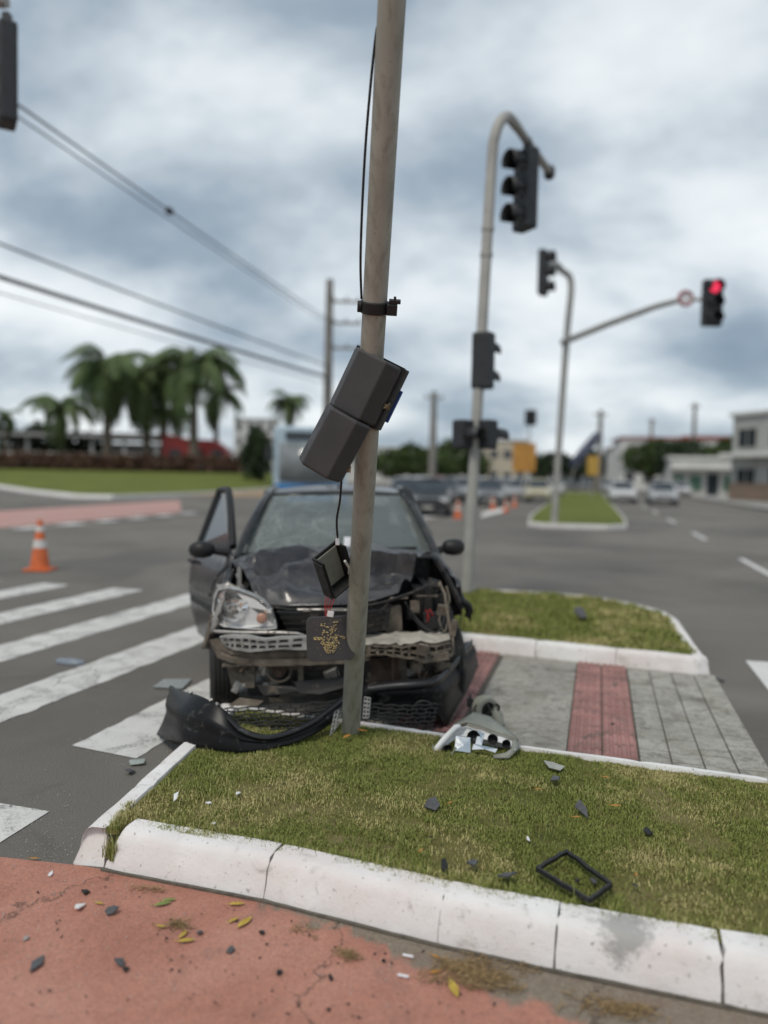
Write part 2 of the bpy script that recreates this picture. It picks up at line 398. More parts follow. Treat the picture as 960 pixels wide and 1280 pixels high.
M['silver'] = gen('silvered_bowl', (.86, .86, .84), .28, metal=.7, var=.12, scale=30, bmp=.3, bd=.004, fine=40)
M['white_plastic'] = gen('white_plastic', (.74, .74, .73), .4, var=.08, scale=10, bmp=.1)
M['olive_plastic'] = gen('grey_olive_plastic', (.235, .24, .20), .6, var=.2, scale=10, bmp=.12)
M['tyre'] = gen('dusty_tyre', (.022, .021, .020), .85, var=.3, scale=12, bmp=.3, dirt=((.10, .088, .07), .12, 10))
M['rim'] = gen('steel_rim', (.20, .20, .20), .5, metal=.6, var=.2, scale=10)
M['radiator'] = gen('radiator_fins', (.05, .046, .042), .6, metal=.3, var=.3, scale=30, bmp=.5)
M['seat'] = gen('grey_seat_fabric', (.055, .055, .06), .9, var=.2, scale=20, bmp=.3)
M['wire_red'] = gen('red_wire', (.33, .022, .022), .5, var=.1, scale=10, bmp=0)
M['led'] = gen('amber_led', (.85, .62, .27), .3, var=.3, scale=60, bmp=0)
M['blue_plate'] = gen('blue_plate', (.030, .085, .27), .45, var=.1, scale=10, bmp=.03)
M['brass'] = gen('rusty_fastener', (.30, .22, .13), .5, metal=.7, var=.4, scale=60, bmp=.2)
M['paper'] = gen('white_paper', (.74, .73, .76), .8, var=.05, scale=10, bmp=.02)
def glassmat(name, tint, op, rough=.05, crack=0., tint2=None):
    """car glass: partly see-through, mirror-like on top, crazed where cracked"""
    m_, t, b = newmat(name); o = objc(t)
    b.inputs['Base Color'].default_value = (*tint, 1); b.inputs['Roughness'].default_value = rough
    b.inputs['Specular IOR Level'].default_value = .6; b.inputs['Coat Weight'].default_value = .5
    f_ = ramp(t, tnoise(t, o, 3, 5), [(.3, op*.9), (.7, min(1, op*1.1))])
    if crack:
        vo = N(t, 'ShaderNodeTexVoronoi', feature='DISTANCE_TO_EDGE'); vo.inputs['Scale'].default_value = 3.4
        wv = N(t, 'ShaderNodeVectorMath', operation='ADD'); t.links.new(o, wv.inputs[0])
        sc3 = N(t, 'ShaderNodeVectorMath', operation='SCALE'); sc3.inputs['Scale'].default_value = .16
        t.links.new(tnoise(t, o, 5, 3, .5, 0, 'Color'), sc3.inputs[0]); t.links.new(sc3.outputs[0], wv.inputs[1]); t.links.new(wv.outputs[0], vo.inputs['Vector'])
        ck = ramp(t, vo.outputs['Distance'], [(.004, 1.), (.016, 0.)])
        sxy = N(t, 'ShaderNodeSeparateXYZ'); t.links.new(o, sxy.inputs[0])
        zone = mth(t, 'MULTIPLY', ramp(t, mth(t, 'ADD', mth(t, 'MULTIPLY', sxy.outputs[0], -1.), mth(t, 'MULTIPLY', tnoise(t, o, 3, 4), .6)), [(.18, 0.), (.55, 1.)]),
                   ramp(t, tnoise(t, o, 4, 5, .6), [(.36, .2), (.55, 1.)]))
        ck = mth(t, 'MULTIPLY', ck, zone)
        craze = mth(t, 'MULTIPLY', mth(t, 'MULTIPLY', zone, .42), ramp(t, tnoise(t, o, 9, 7, .7, 1.2), [(.42, 0.), (.66, 1.)]))
        cc = mth(t, 'MAXIMUM', mth(t, 'MULTIPLY', ck, crack), craze)
        t.links.new(mixc(t, cc, tint, (.50, .58, .55)), b.inputs['Base Color'])
        f_ = mth(t, 'MAXIMUM', f_, mth(t, 'MULTIPLY', cc, 1.2))
    t.links.new(f_, b.inputs['Alpha']); return m_
M['windscreen'] = glassmat('cracked_windscreen', (.19, .215, .205), .60, .05, .6)  # pale tint and opacity paint the reflected sky into the glass
M['glass'] = glassmat('side_glass', (.05, .065, .06), .45, .03)
M['lens'] = glassmat('clear_lens', (.75, .75, .73), .10, .04)
M['pane'] = gen('dark_window', (.03, .038, .045), .12, var=.3, scale=1.2, bmp=.02)
M['amber'] = gen('amber_lens', (.46, .22, .13), .25, var=.2, scale=30, bmp=.1)

# ================================================================== SETTING
def sheet(name, poly, z, mat, kind='structure'):
    mb = MB(); mb.add([(x, y, z) for x, y in poly], [tuple(range(len(poly)))])
    o = mb.build(name, mat); o['kind'] = kind; return o
sheet('road', [(-900, -60), (900, -60), (900, 1600), (-900, 1600)], 0, M['asphalt'])
sheet('cycle_lane', [(-14, 6.4), (-1.54, 3.085), (-1.19, 3.03), (-.42, 2.83), (.21, 2.62), (.58, 2.5), (1.06, 2.33), (6, .6), (6, -7), (-14, -7)], .004, M['red_lane'])

# kerbs ------------------------------------------------------------
KP = [(0, -.03), (.002, .012), (.016, .055), (.034, .108), (.044, .130), (.060, .146), (.085, .153), (.160, .154), (.166, .14), (.166, -.03)]
def kerb_stone(a, b, parent, inward, h=.152, w=.166, seed=0, gap=.006, rag=.004, slant0=0., n=14):
    a, b = V((*a, 0)), V((*b, 0)); t = (b-a).normalized(); L = (b-a).length
    rows = []
    for i in range(n+1):
        s_ = lerp(gap, L-gap, i/n); row = []
        e_ = min(i, n-i)
        for j, (d_, z_) in enumerate(KP):
            d_, z_ = d_*w/.166, z_*h/.155
            k = nz(a.x*3+s_*9, j*.7, seed*3.3)
            ss = s_ + (slant0*max(0, z_)/h if i == 0 else 0)
            q = a + t*(ss + (nz(j*.9, seed, i*4.)*.010 if e_ == 0 else 0)) + inward*(d_ + k*rag + (.003 if e_ == 0 and j < 8 else 0)) + V((0, 0, z_ + nz(s_*5, seed*2.1, j*.5)*rag - (.003 if e_ == 0 and j > 2 else 0)))
            row.append(q)
        rows.append(row)
    mb = MB(); mb.loft(rows, True, True)
    return mb.build('kerb_stone', M['kerb'], parent, smooth=50)
FK = [V(p) for p in ((-1.09, 3.0), (-.42, 2.80), (.21, 2.55), (.58, 2.425), (1.06, 2.275), (1.62, 2.10))]
mb = MB()
for a, b in zip(FK[:-1], FK[1:]):
    n_ = (b-a).normalized(); n_ = V((-n_.y, n_.x))
    mb.prism([tuple(a-n_*.012), tuple(b-n_*.012), tuple(b+n_*.15), tuple(a+n_*.15)], -.02, .012)
    mb.prism([tuple(a+n_*.06), tuple(b+n_*.06), tuple(b+n_*.15), tuple(a+n_*.15)], .012, .10)
front_kerb = struct(mb.build('kerb', M['mortar']))
for i, (a, b) in enumerate(zip(FK[:-1], FK[1:])):
    n_ = (b-a).normalized(); inw = V((-n_.y, n_.x, 0))
    kerb_stone(tuple(a), tuple(b), front_kerb, inw, seed=i+1, gap=(.0008, .0008, .0025, .004, .006)[i], slant0=.05 if i == 0 else 0, h=.158 if i == 4 else .152)
LK = [V(p) for p in ((-1.225, 3.03), (-1.165, 3.50), (-1.06, 4.31), (-1.0, 4.78))]
mb = MB()
for a, b in zip(LK[:-1], LK[1:]):
    n_ = (b-a).normalized(); n_ = V((n_.y, -n_.x))
    mb.prism([tuple(a+n_*.055+(b-a)*.14), tuple(b+n_*.055), tuple(b+n_*.12), tuple(a+n_*.12+(b-a)*.14)], -.02, .09)
side_kerb = struct(mb.build('kerb', M['mortar']))
for i, (a, b) in enumerate(zip(LK[:-1], LK[1:])):
    n_ = (b-a).normalized(); kerb_stone(tuple(a), tuple(b), side_kerb, V((n_.y, -n_.x, 0)), seed=i+11, w=.135, gap=.002, slant0=.07 if i == 0 else 0)
# right-hand and rear kerbs of the front island
TK = [V(p) for p in ((-.96, 4.78), (-.35, 4.56), (.25, 4.35), (.76, 4.135), (1.35, 3.94), (1.91, 3.745), (2.06, 3.69))]
mb = MB()
for a, b in zip(TK[:-1], TK[1:]):
    n_ = (b-a).normalized(); n_ = V((n_.y, -n_.x))
    mb.prism([tuple(a+n_*.03), tuple(b+n_*.03), tuple(b+n_*.06), tuple(a+n_*.06)], -.02, .09)
rear_kerb = struct(mb.build('kerb', M['mortar']))
for i, (a, b) in enumerate(zip(TK[:-1], TK[1:])):
    n_ = (b-a).normalized(); kerb_stone(tuple(a), tuple(b), rear_kerb, V((n_.y, -n_.x, 0)), seed=i+21, w=.07, gap=.001, h=.158, rag=.003)
mb = MB(); mb.prism([(1.65, 2.12), (1.77, 2.08), (2.18, 3.64), (2.06, 3.68)], -.02, .1)
rk = struct(mb.build('kerb', M['mortar']))
for i, (a, b) in enumerate((((1.78, 2.06), (1.99, 2.85)), ((1.99, 2.85), (2.20, 3.64)))):
    a2, b2 = V(a), V(b); n_ = (b2-a2).normalized(); kerb_stone(a, b, rk, V((-n_.y, n_.x, 0)), seed=i+31, w=.13)

# front lawn --------------------------------------------------------
ISL = [(-1.0, 3.10), (-.38, 2.92), (.25, 2.67), (.62, 2.545), (1.10, 2.395), (1.66, 2.22), (2.07, 3.66), (1.35, 3.90), (.76, 4.09), (.25, 4.31), (-.35, 4.52), (-.86, 4.72), (-.92, 4.30), (-1.03, 3.50), (-1.07, 3.2), (-1.06, 3.12)]
def inside(x, y, P):
    r_ = np.zeros(x.shape, bool); n = len(P); j = n-1
    for i in range(n):
        xi, yi = P[i]; xj, yj = P[j]
        c_ = ((yi > y) != (yj > y)) & (x < (xj-xi)*(y-yi)/((yj-yi)+1e-12)+xi)
        r_ ^= c_; j = i
    return r_
def lawn_z(x, y): return .138 + .012*nz(x*2, y*2, 3.) + .006*nz(x*9, y*9, 1.)
def lawn_mesh(name, P, z0, mat, step=.06):
    bm = bmesh.new(); xs = [p[0] for p in P]; ys = [p[1] for p in P]
    f = bm.faces.new([bm.verts.new((x, y, 0)) for x, y in P])
    for ax, lo, hi in ((0, min(xs), max(xs)), (1, min(ys), max(ys))):
        k = lo+step
        while k < hi:
            co = V((k, 0, 0)) if ax == 0 else V((0, k, 0)); no = V((1, 0, 0)) if ax == 0 else V((0, 1, 0))
            bmesh.ops.bisect_plane(bm, geom=bm.verts[:]+bm.edges[:]+bm.faces[:], plane_co=co, plane_no=no); k += step
    for v in bm.verts: v.co.z = z0 + .012*nz(v.co.x*2, v.co.y*2, 3.) + .006*nz(v.co.x*9, v.co.y*9, 1.)
    me = bpy.data.meshes.new(name); bm.to_mesh(me); bm.free(); me.materials.append(mat)
    me.polygons.foreach_set('use_smooth', [True]*len(me.polygons))
    return struct(link(name, me))
lawn_mesh('lawn', ISL, .138, M['soil'])
def grass(name, P, count, z0, hmin, hmax, wid, mat, label, extra=None, lean=.8):
    xs = np.array([p[0] for p in P]); ys = np.array([p[1] for p in P])
    x = rng.uniform(xs.min(), xs.max(), count*3); y = rng.uniform(ys.min(), ys.max(), count*3)
    k = inside(x, y, P); x, y = x[k], y[k]
    dn_ = np.array([nz(a*5, b*5, 21.)+.5*nz(a*14, b*14, 5.) for a, b in zip(x, y)]); k = rng.uniform(0, 1, len(x)) < np.clip(.62+1.3*dn_, .12, 1.); x, y = x[k][:count], y[k][:count]
    if extra is not None: x = np.concatenate([x, extra[0]]); y = np.concatenate([y, extra[1]])
    n = len(x)
    gx = np.array([nz(a*2, b*2, 3.) for a, b in zip(x, y)]); g2 = np.array([nz(a*9, b*9, 1.) for a, b in zip(x, y)]); g3 = np.array([nz(a*3.3, b*3.3, 8.) for a, b in zip(x, y)])
    z = z0 + .012*gx + .006*g2
    h = rng.uniform(hmin, hmax, n)*(1+.55*g3); h[rng.uniform(0, 1, n) < .03] *= 1.7
    if extra is not None: h[-len(extra[0]):] *= 2.4
    a = rng.uniform(0, 2*np.pi, n); ln = rng.uniform(.2, 1., n)*lean; b = a+np.pi/2+rng.uniform(-.5, .5, n)
    w = wid*rng.uniform(.6, 1.3, n)
    dx, dy = np.cos(a), np.sin(a); sx_, sy_ = np.cos(b)*w/2, np.sin(b)*w/2
    P0 = np.stack([x-sx_, y-sy_, z-.004], 1); P1 = np.stack([x+sx_, y+sy_, z-.004], 1)
    m1 = np.stack([x+dx*h*ln*.35, y+dy*h*ln*.35, z+h*.62], 1); q = np.stack([sx_, sy_, 0*sx_], 1)*.75
    tip = np.stack([x+dx*h*ln, y+dy*h*ln, z+h*(1-.35*ln)], 1)
    co = np.stack([P0, P1, m1+q, m1-q, tip], 1).reshape(-1, 3)
    base = np.arange(n)[:, None]*5
    quads = (base+np.array([[0, 1, 2, 3]])); tris = (base+np.array([[3, 2, 4]]))
    loops = np.concatenate([quads, tris], 1).reshape(-1)
    me = bpy.data.meshes.new(name); me.vertices.add(n*5); me.vertices.foreach_set('co', co.reshape(-1).astype(np.float32))
    me.loops.add(n*7); me.loops.foreach_set('vertex_index', loops.astype(np.int32))
    st = np.stack([np.arange(n)*7, np.arange(n)*7+4], 1).reshape(-1)
    me.polygons.add(n*2); me.polygons.foreach_set('loop_start', st.astype(np.int32))
    me.update(calc_edges=True); me.validate(); me.materials.append(mat)
    o = link(name, me); o['kind'] = 'stuff'; o['label'] = label; o['category'] = 'grass'; return o
# tuft in the gap between the corner kerbs
ek, ey = [], []
for a, b in zip(FK[:-1], FK[1:]):
    n_ = (b-a).normalized(); n_ = V((-n_.y, n_.x)); L_ = (b-a).length
    for _ in range(int(L_*900)):
        p = a.lerp(b, random.random()) + n_*(.163+random.gauss(0, .012)+.03*max(0, nz(len(ek)*.002, 3.)))
        if nz(p.x*7, p.y*7, 4.) > -.1 and p.x > -1.0: ek.append(p.x); ey.append(p.y)
tx = np.concatenate([rng.normal(-1.065, .014, 500), rng.normal(-1.07, .012, 300)]); ty = np.concatenate([rng.uniform(3.03, 3.2, 500), rng.uniform(3.12, 3.3, 300)])
ISLG = [(-1.005, 3.085), (-.385, 2.90), (.245, 2.65), (.612, 2.525), (1.095, 2.375), (1.66, 2.20), (2.07, 3.66), (1.35, 3.875), (.76, 4.07), (.25, 4.29), (-.35, 4.50), (-.85, 4.70), (-.90, 4.30), (-1.02, 3.50), (-1.055, 3.22), (-1.05, 3.12)]
grass('grass', ISLG, 165000, .138, .008, .021, .0033, M['blade'], 'short patchy lawn grass on the front traffic island', (np.concatenate([tx, np.array(ek)]), np.concatenate([ty, np.array(ey)])))

grass('grass', [(-1.10, 3.02), (-1.045, 2.985), (-1.0, 3.13), (-1.06, 3.22), (-1.11, 3.2)], 900, .045, .05, .11, .004, M['blade'], 'tall tuft of grass in the gap between the corner kerb stones', lean=.5)
# dropped crossing: concrete, red tactile bands, grooved slabs -------------
pa = R(15.5); e1 = V((math.sin(pa), math.cos(pa), 0)); e2 = V((math.cos(pa), -math.sin(pa), 0)); PO = V((.62, 5.35, 0))
def PV(s_, t_, z=0.): return PO + e2*s_ + e1*t_ + V((0, 0, z))
def tnear(s_): return -1.075 - .075*s_ + .0
def tfar(s_): return interp([-.4, .63, 1.8], [1.86, 1.50, 1.36], s_)+.03
mb = MB(); pl = [PV(-1.62, -.75), PV(-1.62, 1.9), PV(-.4, tfar(-.4)), PV(1.79, tfar(1.79)), PV(1.79, -1.22), PV(-.2, -1.03)]
mb.prism([(p.x, p.y) for p in pl], -.02, .006)
pave = struct(mb.build('pavement', M['joint']))
def flag(s0, s1, t0, t1, z0, name, mat, g=.004, far=True, bars=0):
    """one slab of the crossing, cut to the slanting kerb line"""
    mb_ = MB(); n0 = lambda s_: max(t0, tnear(s_)+.0); n1 = lambda s_: min(t1, tfar(s_))
    if n1((s0+s1)/2) - n0((s0+s1)/2) < .03: return
    q = [(s0+g, n0(s0)+g), (s1-g, n0(s1)+g), (s1-g, n1(s1)-g), (s0+g, n1(s0)-g)]
    jit = random.uniform(-.0015, .0015)
    pts = [PV(a, b) for a, b in q]
    mb_.prism([(p.x, p.y) for p in pts], 0, z0+jit)
    for k in range(bars):
        a = lerp(s0+g, s1-g, (k+.5)/bars); hw = (s1-s0)/bars*.33
        p4 = [PV(a-hw, q[0][1]+.006), PV(a+hw, q[0][1]+.006), PV(a+hw, q[2][1]-.006), PV(a-hw, q[2][1]-.006)]
        p5 = [PV(a-hw*.7, q[0][1]+.010), PV(a+hw*.7, q[0][1]+.010), PV(a+hw*.7, q[2][1]-.010), PV(a-hw*.7, q[2][1]-.010)]
        mb_.add([(p.x, p.y, z0+jit-.001) for p in p4]+[(p.x, p.y, z0+.008+jit) for p in p5], [(4, 5, 6, 7), (0, 1, 5, 4), (1, 2, 6, 5), (2, 3, 7, 6), (3, 0, 4, 7)])
    return mb_.build(name, mat, pave)
for s0, s1, t0, t1 in ((.073, .697, -1.3, 2.2), (-1.6, -.373, -1.2, 2.2)):
    mb_ = MB(); k = 10
    rows = []
    for i in range(k+1):
        s_ = lerp(s0, s1, i/k); rows.append([PV(s_, tnear(s_)+.004, .018), PV(s_, tfar(s_)-.004, .018)])
    mb_.loft(rows); mb_.build('concrete_slab', M['concrete'], pave)
for band in (-.37, .70):
    for cidx in range(2):
        for r_ in range(17):
            off = .1*(cidx % 2)
            flag(band+cidx*.2, band+cidx*.2+.2, -1.3+r_*.2-off, -1.1+r_*.2-off, .019, 'tactile_tile', M['tile'], .005, bars=4)
for cidx in range(4):
    for r_ in range(8):
        off = .17*(cidx % 2)
        flag(1.105+cidx*.171, 1.105+cidx*.171+.171, -1.4+r_*.4-off, -1.0+r_*.4-off, .018, 'paving_slab', M['slab'], .0045)

# rear island -------------------------------------------------------
BK = [V(p) for p in ((.10, 7.20), (.72, 6.97), (1.35, 6.72), (1.98, 6.46), (2.58, 6.22), (2.70, 6.26), (2.84, 6.85), (2.99, 7.45), (3.13, 8.02), (3.16, 8.45), (3.02, 8.95), (2.72, 9.38), (2.42, 9.62), (1.80, 9.83), (1.16, 9.94), (.5, 9.98))]
mb = MB(); CEN = V((1.6, 8.2, 0))
for a, b in zip(BK[:-1], BK[1:]):
    n_ = (b-a).normalized(); n_ = V((-n_.y, n_.x))
    mb.prism([tuple(a+n_*.055), tuple(b+n_*.055), tuple(b+n_*.11), tuple(a+n_*.11)], -.02, .09)
bk = struct(mb.build('kerb', M['mortar']))
for i, (a, b) in enumerate(zip(BK[:-1], BK[1:])):
    n_ = (b-a).normalized(); kerb_stone(tuple(a), tuple(b), bk, V((-n_.y, n_.x, 0)), seed=i+41, w=.13, gap=.003, n=8)
BI = [(.12, 7.3), (.76, 7.07), (2.55, 6.34), (2.63, 6.40), (3.02, 8.03), (3.05, 8.43), (2.93, 8.88), (2.66, 9.28), (2.38, 9.51), (1.77, 9.72), (1.15, 9.83), (.5, 9.87)]
lawn_mesh('lawn', BI, .14, M['soil'], .2)
grass('grass', BI, 30000, .14, .02, .042, .009, M['blade'], 'short dry-green lawn grass on the island behind the car')

# zebra crossing ----------------------------------------------------
za = R(16.3); zd = V((math.sin(za), math.cos(za))); zw = .225
zeb = MB()
zc = [(-1.24, 5.34), (-2.41, 5.34), (-3.59, 5.34), (-4.78, 5.34), (-5.95, 5.34), (-7.12, 5.34), (-8.3, 5.34)]
zp = struct(link('zebra_crossing', None))
for i, (x, y) in enumerate(zc):
    c0 = V((x, y)); near = -1.02 - .28*i*0 + .30*i*1.0 ; far = 4.05 + .33*i if i > 1 else 4.1+.1*i
    if i == 0: near, far = -1.1, 3.6
    if i == 1: near = -.85
    n_ = 70; L_, R_ = [], []
    for k in range(n_+1):
        t_ = lerp(near, far, k/n_)
        wl = zw + .03*nz(t_*5, i*3.1, 1.)+.012*nz(t_*23, i, 3.) ; wr = zw + .03*nz(t_*5, i*3.1, 7.)+.012*nz(t_*23, i, 8.)
        p = c0 + zd*t_; q = V((math.cos(za), -math.sin(za)))
        sk = (.10 if k == 0 else 0)
        L_.append(p - q*wl + zd*(sk*.2)); R_.append(p + q*wl - zd*sk*.3)
    mb_ = MB(); mb_.loft([[(a.x, a.y, .004), (b.x, b.y, .004)] for a, b in zip(L_, R_)])
    mb_.build('stripe', M['zebra'], zp)
mb = MB(); pts = [G(-120, 985), G(62, 1015), G(-3, 1056), G(-130, 1030)]
mb.add([(p.x, p.y, .004) for p in pts], [(0, 1, 2, 3)]); struct(mb.build('road_marking', M['zebra']))
mb = MB(); mb.add([(p.x, p.y, .004) for p in (V((3.25, 6.83, 0)), V((3.72, 6.72, 0)), V((3.16, 4.8, 0)), V((2.72, 4.95, 0)))], [(0, 1, 2, 3)]); struct(mb.build('road_marking', M['lane_paint']))
# lane marks on the right-hand road
mk = struct(link('lane_marking', None))
for k in range(9):
    mb_ = MB(); c0 = V((6.6, 13)) + V((math.sin(R(15)), math.cos(R(15))))*k*8
    d_ = V((math.sin(R(15)), math.cos(R(15)))); q = V((d_.y, -d_.x))
    pts = [c0-q*.06, c0+q*.06, c0+d_*3+q*.06, c0+d_*3-q*.06]
    mb_.add([(p.x, p.y, .004) for p in pts], [(0, 1, 2, 3)]); mb_.build('dash', M['lane_paint'], mk)
# painted crossing bars beyond the junction, left behind the car
mb_ = MB()
for x0, x1, y0, y1 in ((-1.2, .5, 24.6, 25.4),): pass
stop = struct(link('stop_marking', None))
for u0, u1, v0, v1 in ((500, 560, 650, 643), (600, 632, 645, 637)):
    a, b, c_, d_ = G(u0, v0+2), G(u1, v1+2), G(u1+4, v1-4), G(u0+4, v0-4)
    mb_ = MB(); mb_.add([(p.x, p.y, .004) for p in (a, b, c_, d_)], [(0, 1, 2, 3)]); mb_.build('bar', M['lane_paint'], stop)

# far median ----------------------------------------------------------
def island(name, outer, z, inset, mat, lawn='lawn', kmat=None):
    c_ = sum((V((*p, 0)) for p in outer), V())/len(outer); mb_ = MB()
    inn = []
    for p in outer:
        d_ = (c_-V((*p, 0))); inn.append(V((*p, 0))+d_.normalized()*min(inset, d_.length*.5))
    n = len(outer)
    mb_.add([(x, y, 0) for x, y in outer]+[(x, y, z) for x, y in outer]+[(p.x, p.y, z) for p in inn]+[(p.x, p.y, 0) for p in inn],
            [(i, (i+1) % n, n+(i+1) % n, n+i) for i in range(n)]+[(n+i, n+(i+1) % n, 2*n+(i+1) % n, 2*n+i) for i in range(n)]+[(2*n+i, 2*n+(i+1) % n, 3*n+(i+1) % n, 3*n+i) for i in range(n)])
    struct(mb_.build('kerb', kmat or M['kerb']))
    m2 = MB(); m2.add([(p.x, p.y, z-.015) for p in inn], [tuple(range(n))]); struct(m2.build(lawn, mat))
mdir = V((math.sin(R(14.5)), math.cos(R(14.5)))); mq = V((mdir.y, -mdir.x)); m0 = V((6.0, 24.2))
island('median', [tuple(m0+mq*a+mdir*b) for a, b in ((-1.5, .6), (-1.0, 0), (1.0, .3), (1.6, 1.0), (1.75, 6), (1.9, 60), (-1.9, 60), (-1.75, 6))], .12, .28, M['lawn_far'])

# left: red crossing band, sloping lawn, tan path ----------------------
sheet('cycle_crossing', [(-9.9, 19.6), (-7.6, 29.0), (-10.6, 40), (-13.6, 26.8), (-30, 30), (-24, 21)], .004, M['red_far'])
cw = struct(link('crossing_marking', None))
for k in range(9):
    a = V((-15.5, 18.3)).lerp(V((-7.9, 29.6)), 0) ; 
for k in range(12):
    for A, B in ((V((-16.5, 18.9)), V((-9.6, 19.3))), (V((-9.6, 19.3)), V((-7.2, 29.3)))):
        if k > 5: continue
        p = A.lerp(B, (k+.2)/6); q = A.lerp(B, (k+.7)/6); n_ = (B-A).normalized(); n_ = V((-n_.y, n_.x))
        mb_ = MB(); mb_.add([(*(p-n_*.0), .006), (*(q-n_*.0), .006), (*(q-n_*.5), .006), (*(p-n_*.5), .006)], [(0, 1, 2, 3)]); mb_.build('dash', M['lane_paint'], cw)
LF = [(-90, 112), (-34.5, 66), (-22, 48), (-16.2, 41), (-14.2, 41.2), (-12.2, 47), (-10.6, 62), (-9, 84)]
LB = [(-90, 125), (-46, 86), (-36, 85), (-27, 84), (-22, 84), (-18, 84), (-13, 85), (-9.2, 90)]
mb = MB(); rows = []
for (ax, ay), (bx, by) in zip(LF, LB):
    rows.append([(lerp(ax, bx, k/6), lerp(ay, by, k/6), .12+1.15*(k/6)**.8) for k in range(7)])
mb.loft(rows); struct(mb.build('lawn', M['lawn_far'], smooth=180))
mb = MB()
rows = []
for (x, y) in LF: rows.append([(x, y-.9, 0), (x, y-.85, .15), (x, y+.1, .16), (x, y+.15, .05)])
mb.loft(rows); struct(mb.build('kerb', M['kerb']))
M['tan'] = gen('tan_earth', (.30, .215, .13), .95, var=.3, scale=.8, bmp=.3, world=True)
sheet('dirt_path', [(-12.0, 46), (-5.2, 47), (-6.5, 75), (-10.3, 70)], .02, M['tan'])
M['sidewalk'] = gen('grey_sidewalk', (.30, .29, .27), .9, var=.2, scale=.6, bmp=.2, world=True)
sheet('sidewalk', [(17.5, 28), (40, 28), (70, 150), (46.5, 150)], .10, M['sidewalk'])

# ================================================================== LEANING POLE AND BROKEN SIGNAL
PB = V((-.163, 4.30, .13)); PT_ = D(490, 0, 2.95)
pdir = (PT_-PB).normalized()
pole = thing('signal_pole', 'grey metal pole in the grass, leaning over the wrecked car', 'pole', PB)
LP = 5.2
mb = MB(); mb.tube([pdir*t for t in np.linspace(-.05, LP, 14)], .053, 28); mb.build('shaft', M['galv'], pole, smooth=60)
def pole_at(v):            # point on the pole axis seen at image row v
    best = min((abs(proj(PB+pdir*t)[1]-v), t) for t in np.linspace(0, 4.2, 841)); return best[1]
def proj(p):
    q = V(p)-V((0, 0, CH)); dp = q.dot(c_fwd); x0, y0 = FPX*q.dot(c_right)/dp, -FPX*q.dot(c_up)/dp
    return 480+x0*cr-y0*sr, 640+x0*sr+y0*cr
Mp = pdir.to_track_quat('Z', 'X').to_matrix().to_4x4()
# frame of the pole: x to the right, y away
px_ = (V((1, 0, 0)) - pdir*pdir.x).normalized(); py_ = pdir.cross(px_)
def PM(t): return Matrix((px_, py_, pdir)).transposed().to_4x4() if t is None else Matrix.Translation(pdir*t) @ Matrix((px_, py_, pdir)).transposed().to_4x4()
tc_ = pole_at(384)
mb = MB(); mb.lathe([(.056, -.026), (.063, -.024), (.063, .024), (.056, .026)], 28, 'z', M=PM(tc_), cap=False)
mb.box((.075, -.02, .0), (.045, .07, .046), M=PM(tc_)); mb.box((.085, -.03, .034), (.05, .035, .016), M=PM(tc_))
mb.lathe([(0, -.008), (.024, -.008), (.024, .010), (0, .010)], 14, 'x', (-.066, -.012, 0), M=PM(tc_)); mb.tube([(.085, -.03, .03), (.085, -.03, .055)], .006, 8, M=PM(tc_))
mb.build('clamp', M['blackplastic'], pole, smooth=40, bevel=.003)
# the cable hanging loose along its left side
pts = []
for v, off in ((35, -.050), (60, -.056), (110, -.064), (180, -.072), (260, -.074), (330, -.070), (375, -.058)):
    t = pole_at(v); pts.append(pdir*t + px_*off - py_*.0)
mb = MB(); mb.tube(catmull(pts, 5), .0055, 8); mb.build('cable', M['rubber'], pole, smooth=180)

# black two-section signal head torn loose
def sig_frame(c, tilt, yaw, pitch=0.):
    """x across the housing, y away from the viewer, z along the head"""
    return Matrix.Translation(c) @ Euler((0, tilt, 0)).to_matrix().to_4x4() @ Euler((pitch, 0, yaw)).to_matrix().to_4x4()
def sig_section(mb_, w, h, d, Mx):
    """back of a signal section: chamfered shell"""
    hw = w/2
    prof = [(-hw, d), (-hw, .030), (-hw*.60, -.045), (hw*.60, -.045), (hw, .030), (hw, d)]
    rows = []
    for z_, k in ((-h/2, .93), (-h/2+.012, 1.), (h/2-.012, 1.), (h/2, .93)):
        rows.append([(x*k, y if y > .04 else y*k, z_) for x, y in prof])
    mb_.loft(rows, True, True, Mx)
sc1 = D(453, 482, 3.46); sc2 = D(415, 554, 3.46)
sig = thing('broken_traffic_light', 'black two-section traffic light head hanging crooked on the leaning pole', 'traffic light', sc1)
Z0 = V((0, 0, 0))
S1 = sig_frame(Z0, R(27), R(-14), R(8)); S2 = sig_frame(sc2-sc1, R(29), R(-9), R(8))
for nm, Mx, w, h in (('upper_housing', S1, .232, .285), ('lower_housing', S2, .222, .29)):
    mb = MB(); sig_section(mb, w, h, .062, Mx); hs = mb.build(nm, M['housing'], sig, bevel=.006)
    hs['label'] = 'rounded black rear shell of the ' + ('upper' if nm[0] == 'u' else 'lower') + ' signal section'
mb = MB(); hw = .118
for z_ in (0,):
    prof = [(-hw, .068), (hw, .068), (hw+.006, .10), (hw+.004, .165), (-hw-.004, .165), (-hw-.006, .10)]
    mb.loft([[(x, y, zz) for x, y in prof] for zz in (-.155, -.148, .140, .147)], True, True, S1)
mb.build('front_door', M['blackplastic'], sig, bevel=.005)
mb = MB(); mb.box((.085, .185, -.03), (.09, .012, .16), M=S1); mb.build('blue_plate', M['blue_plate'], sig, bevel=.004)
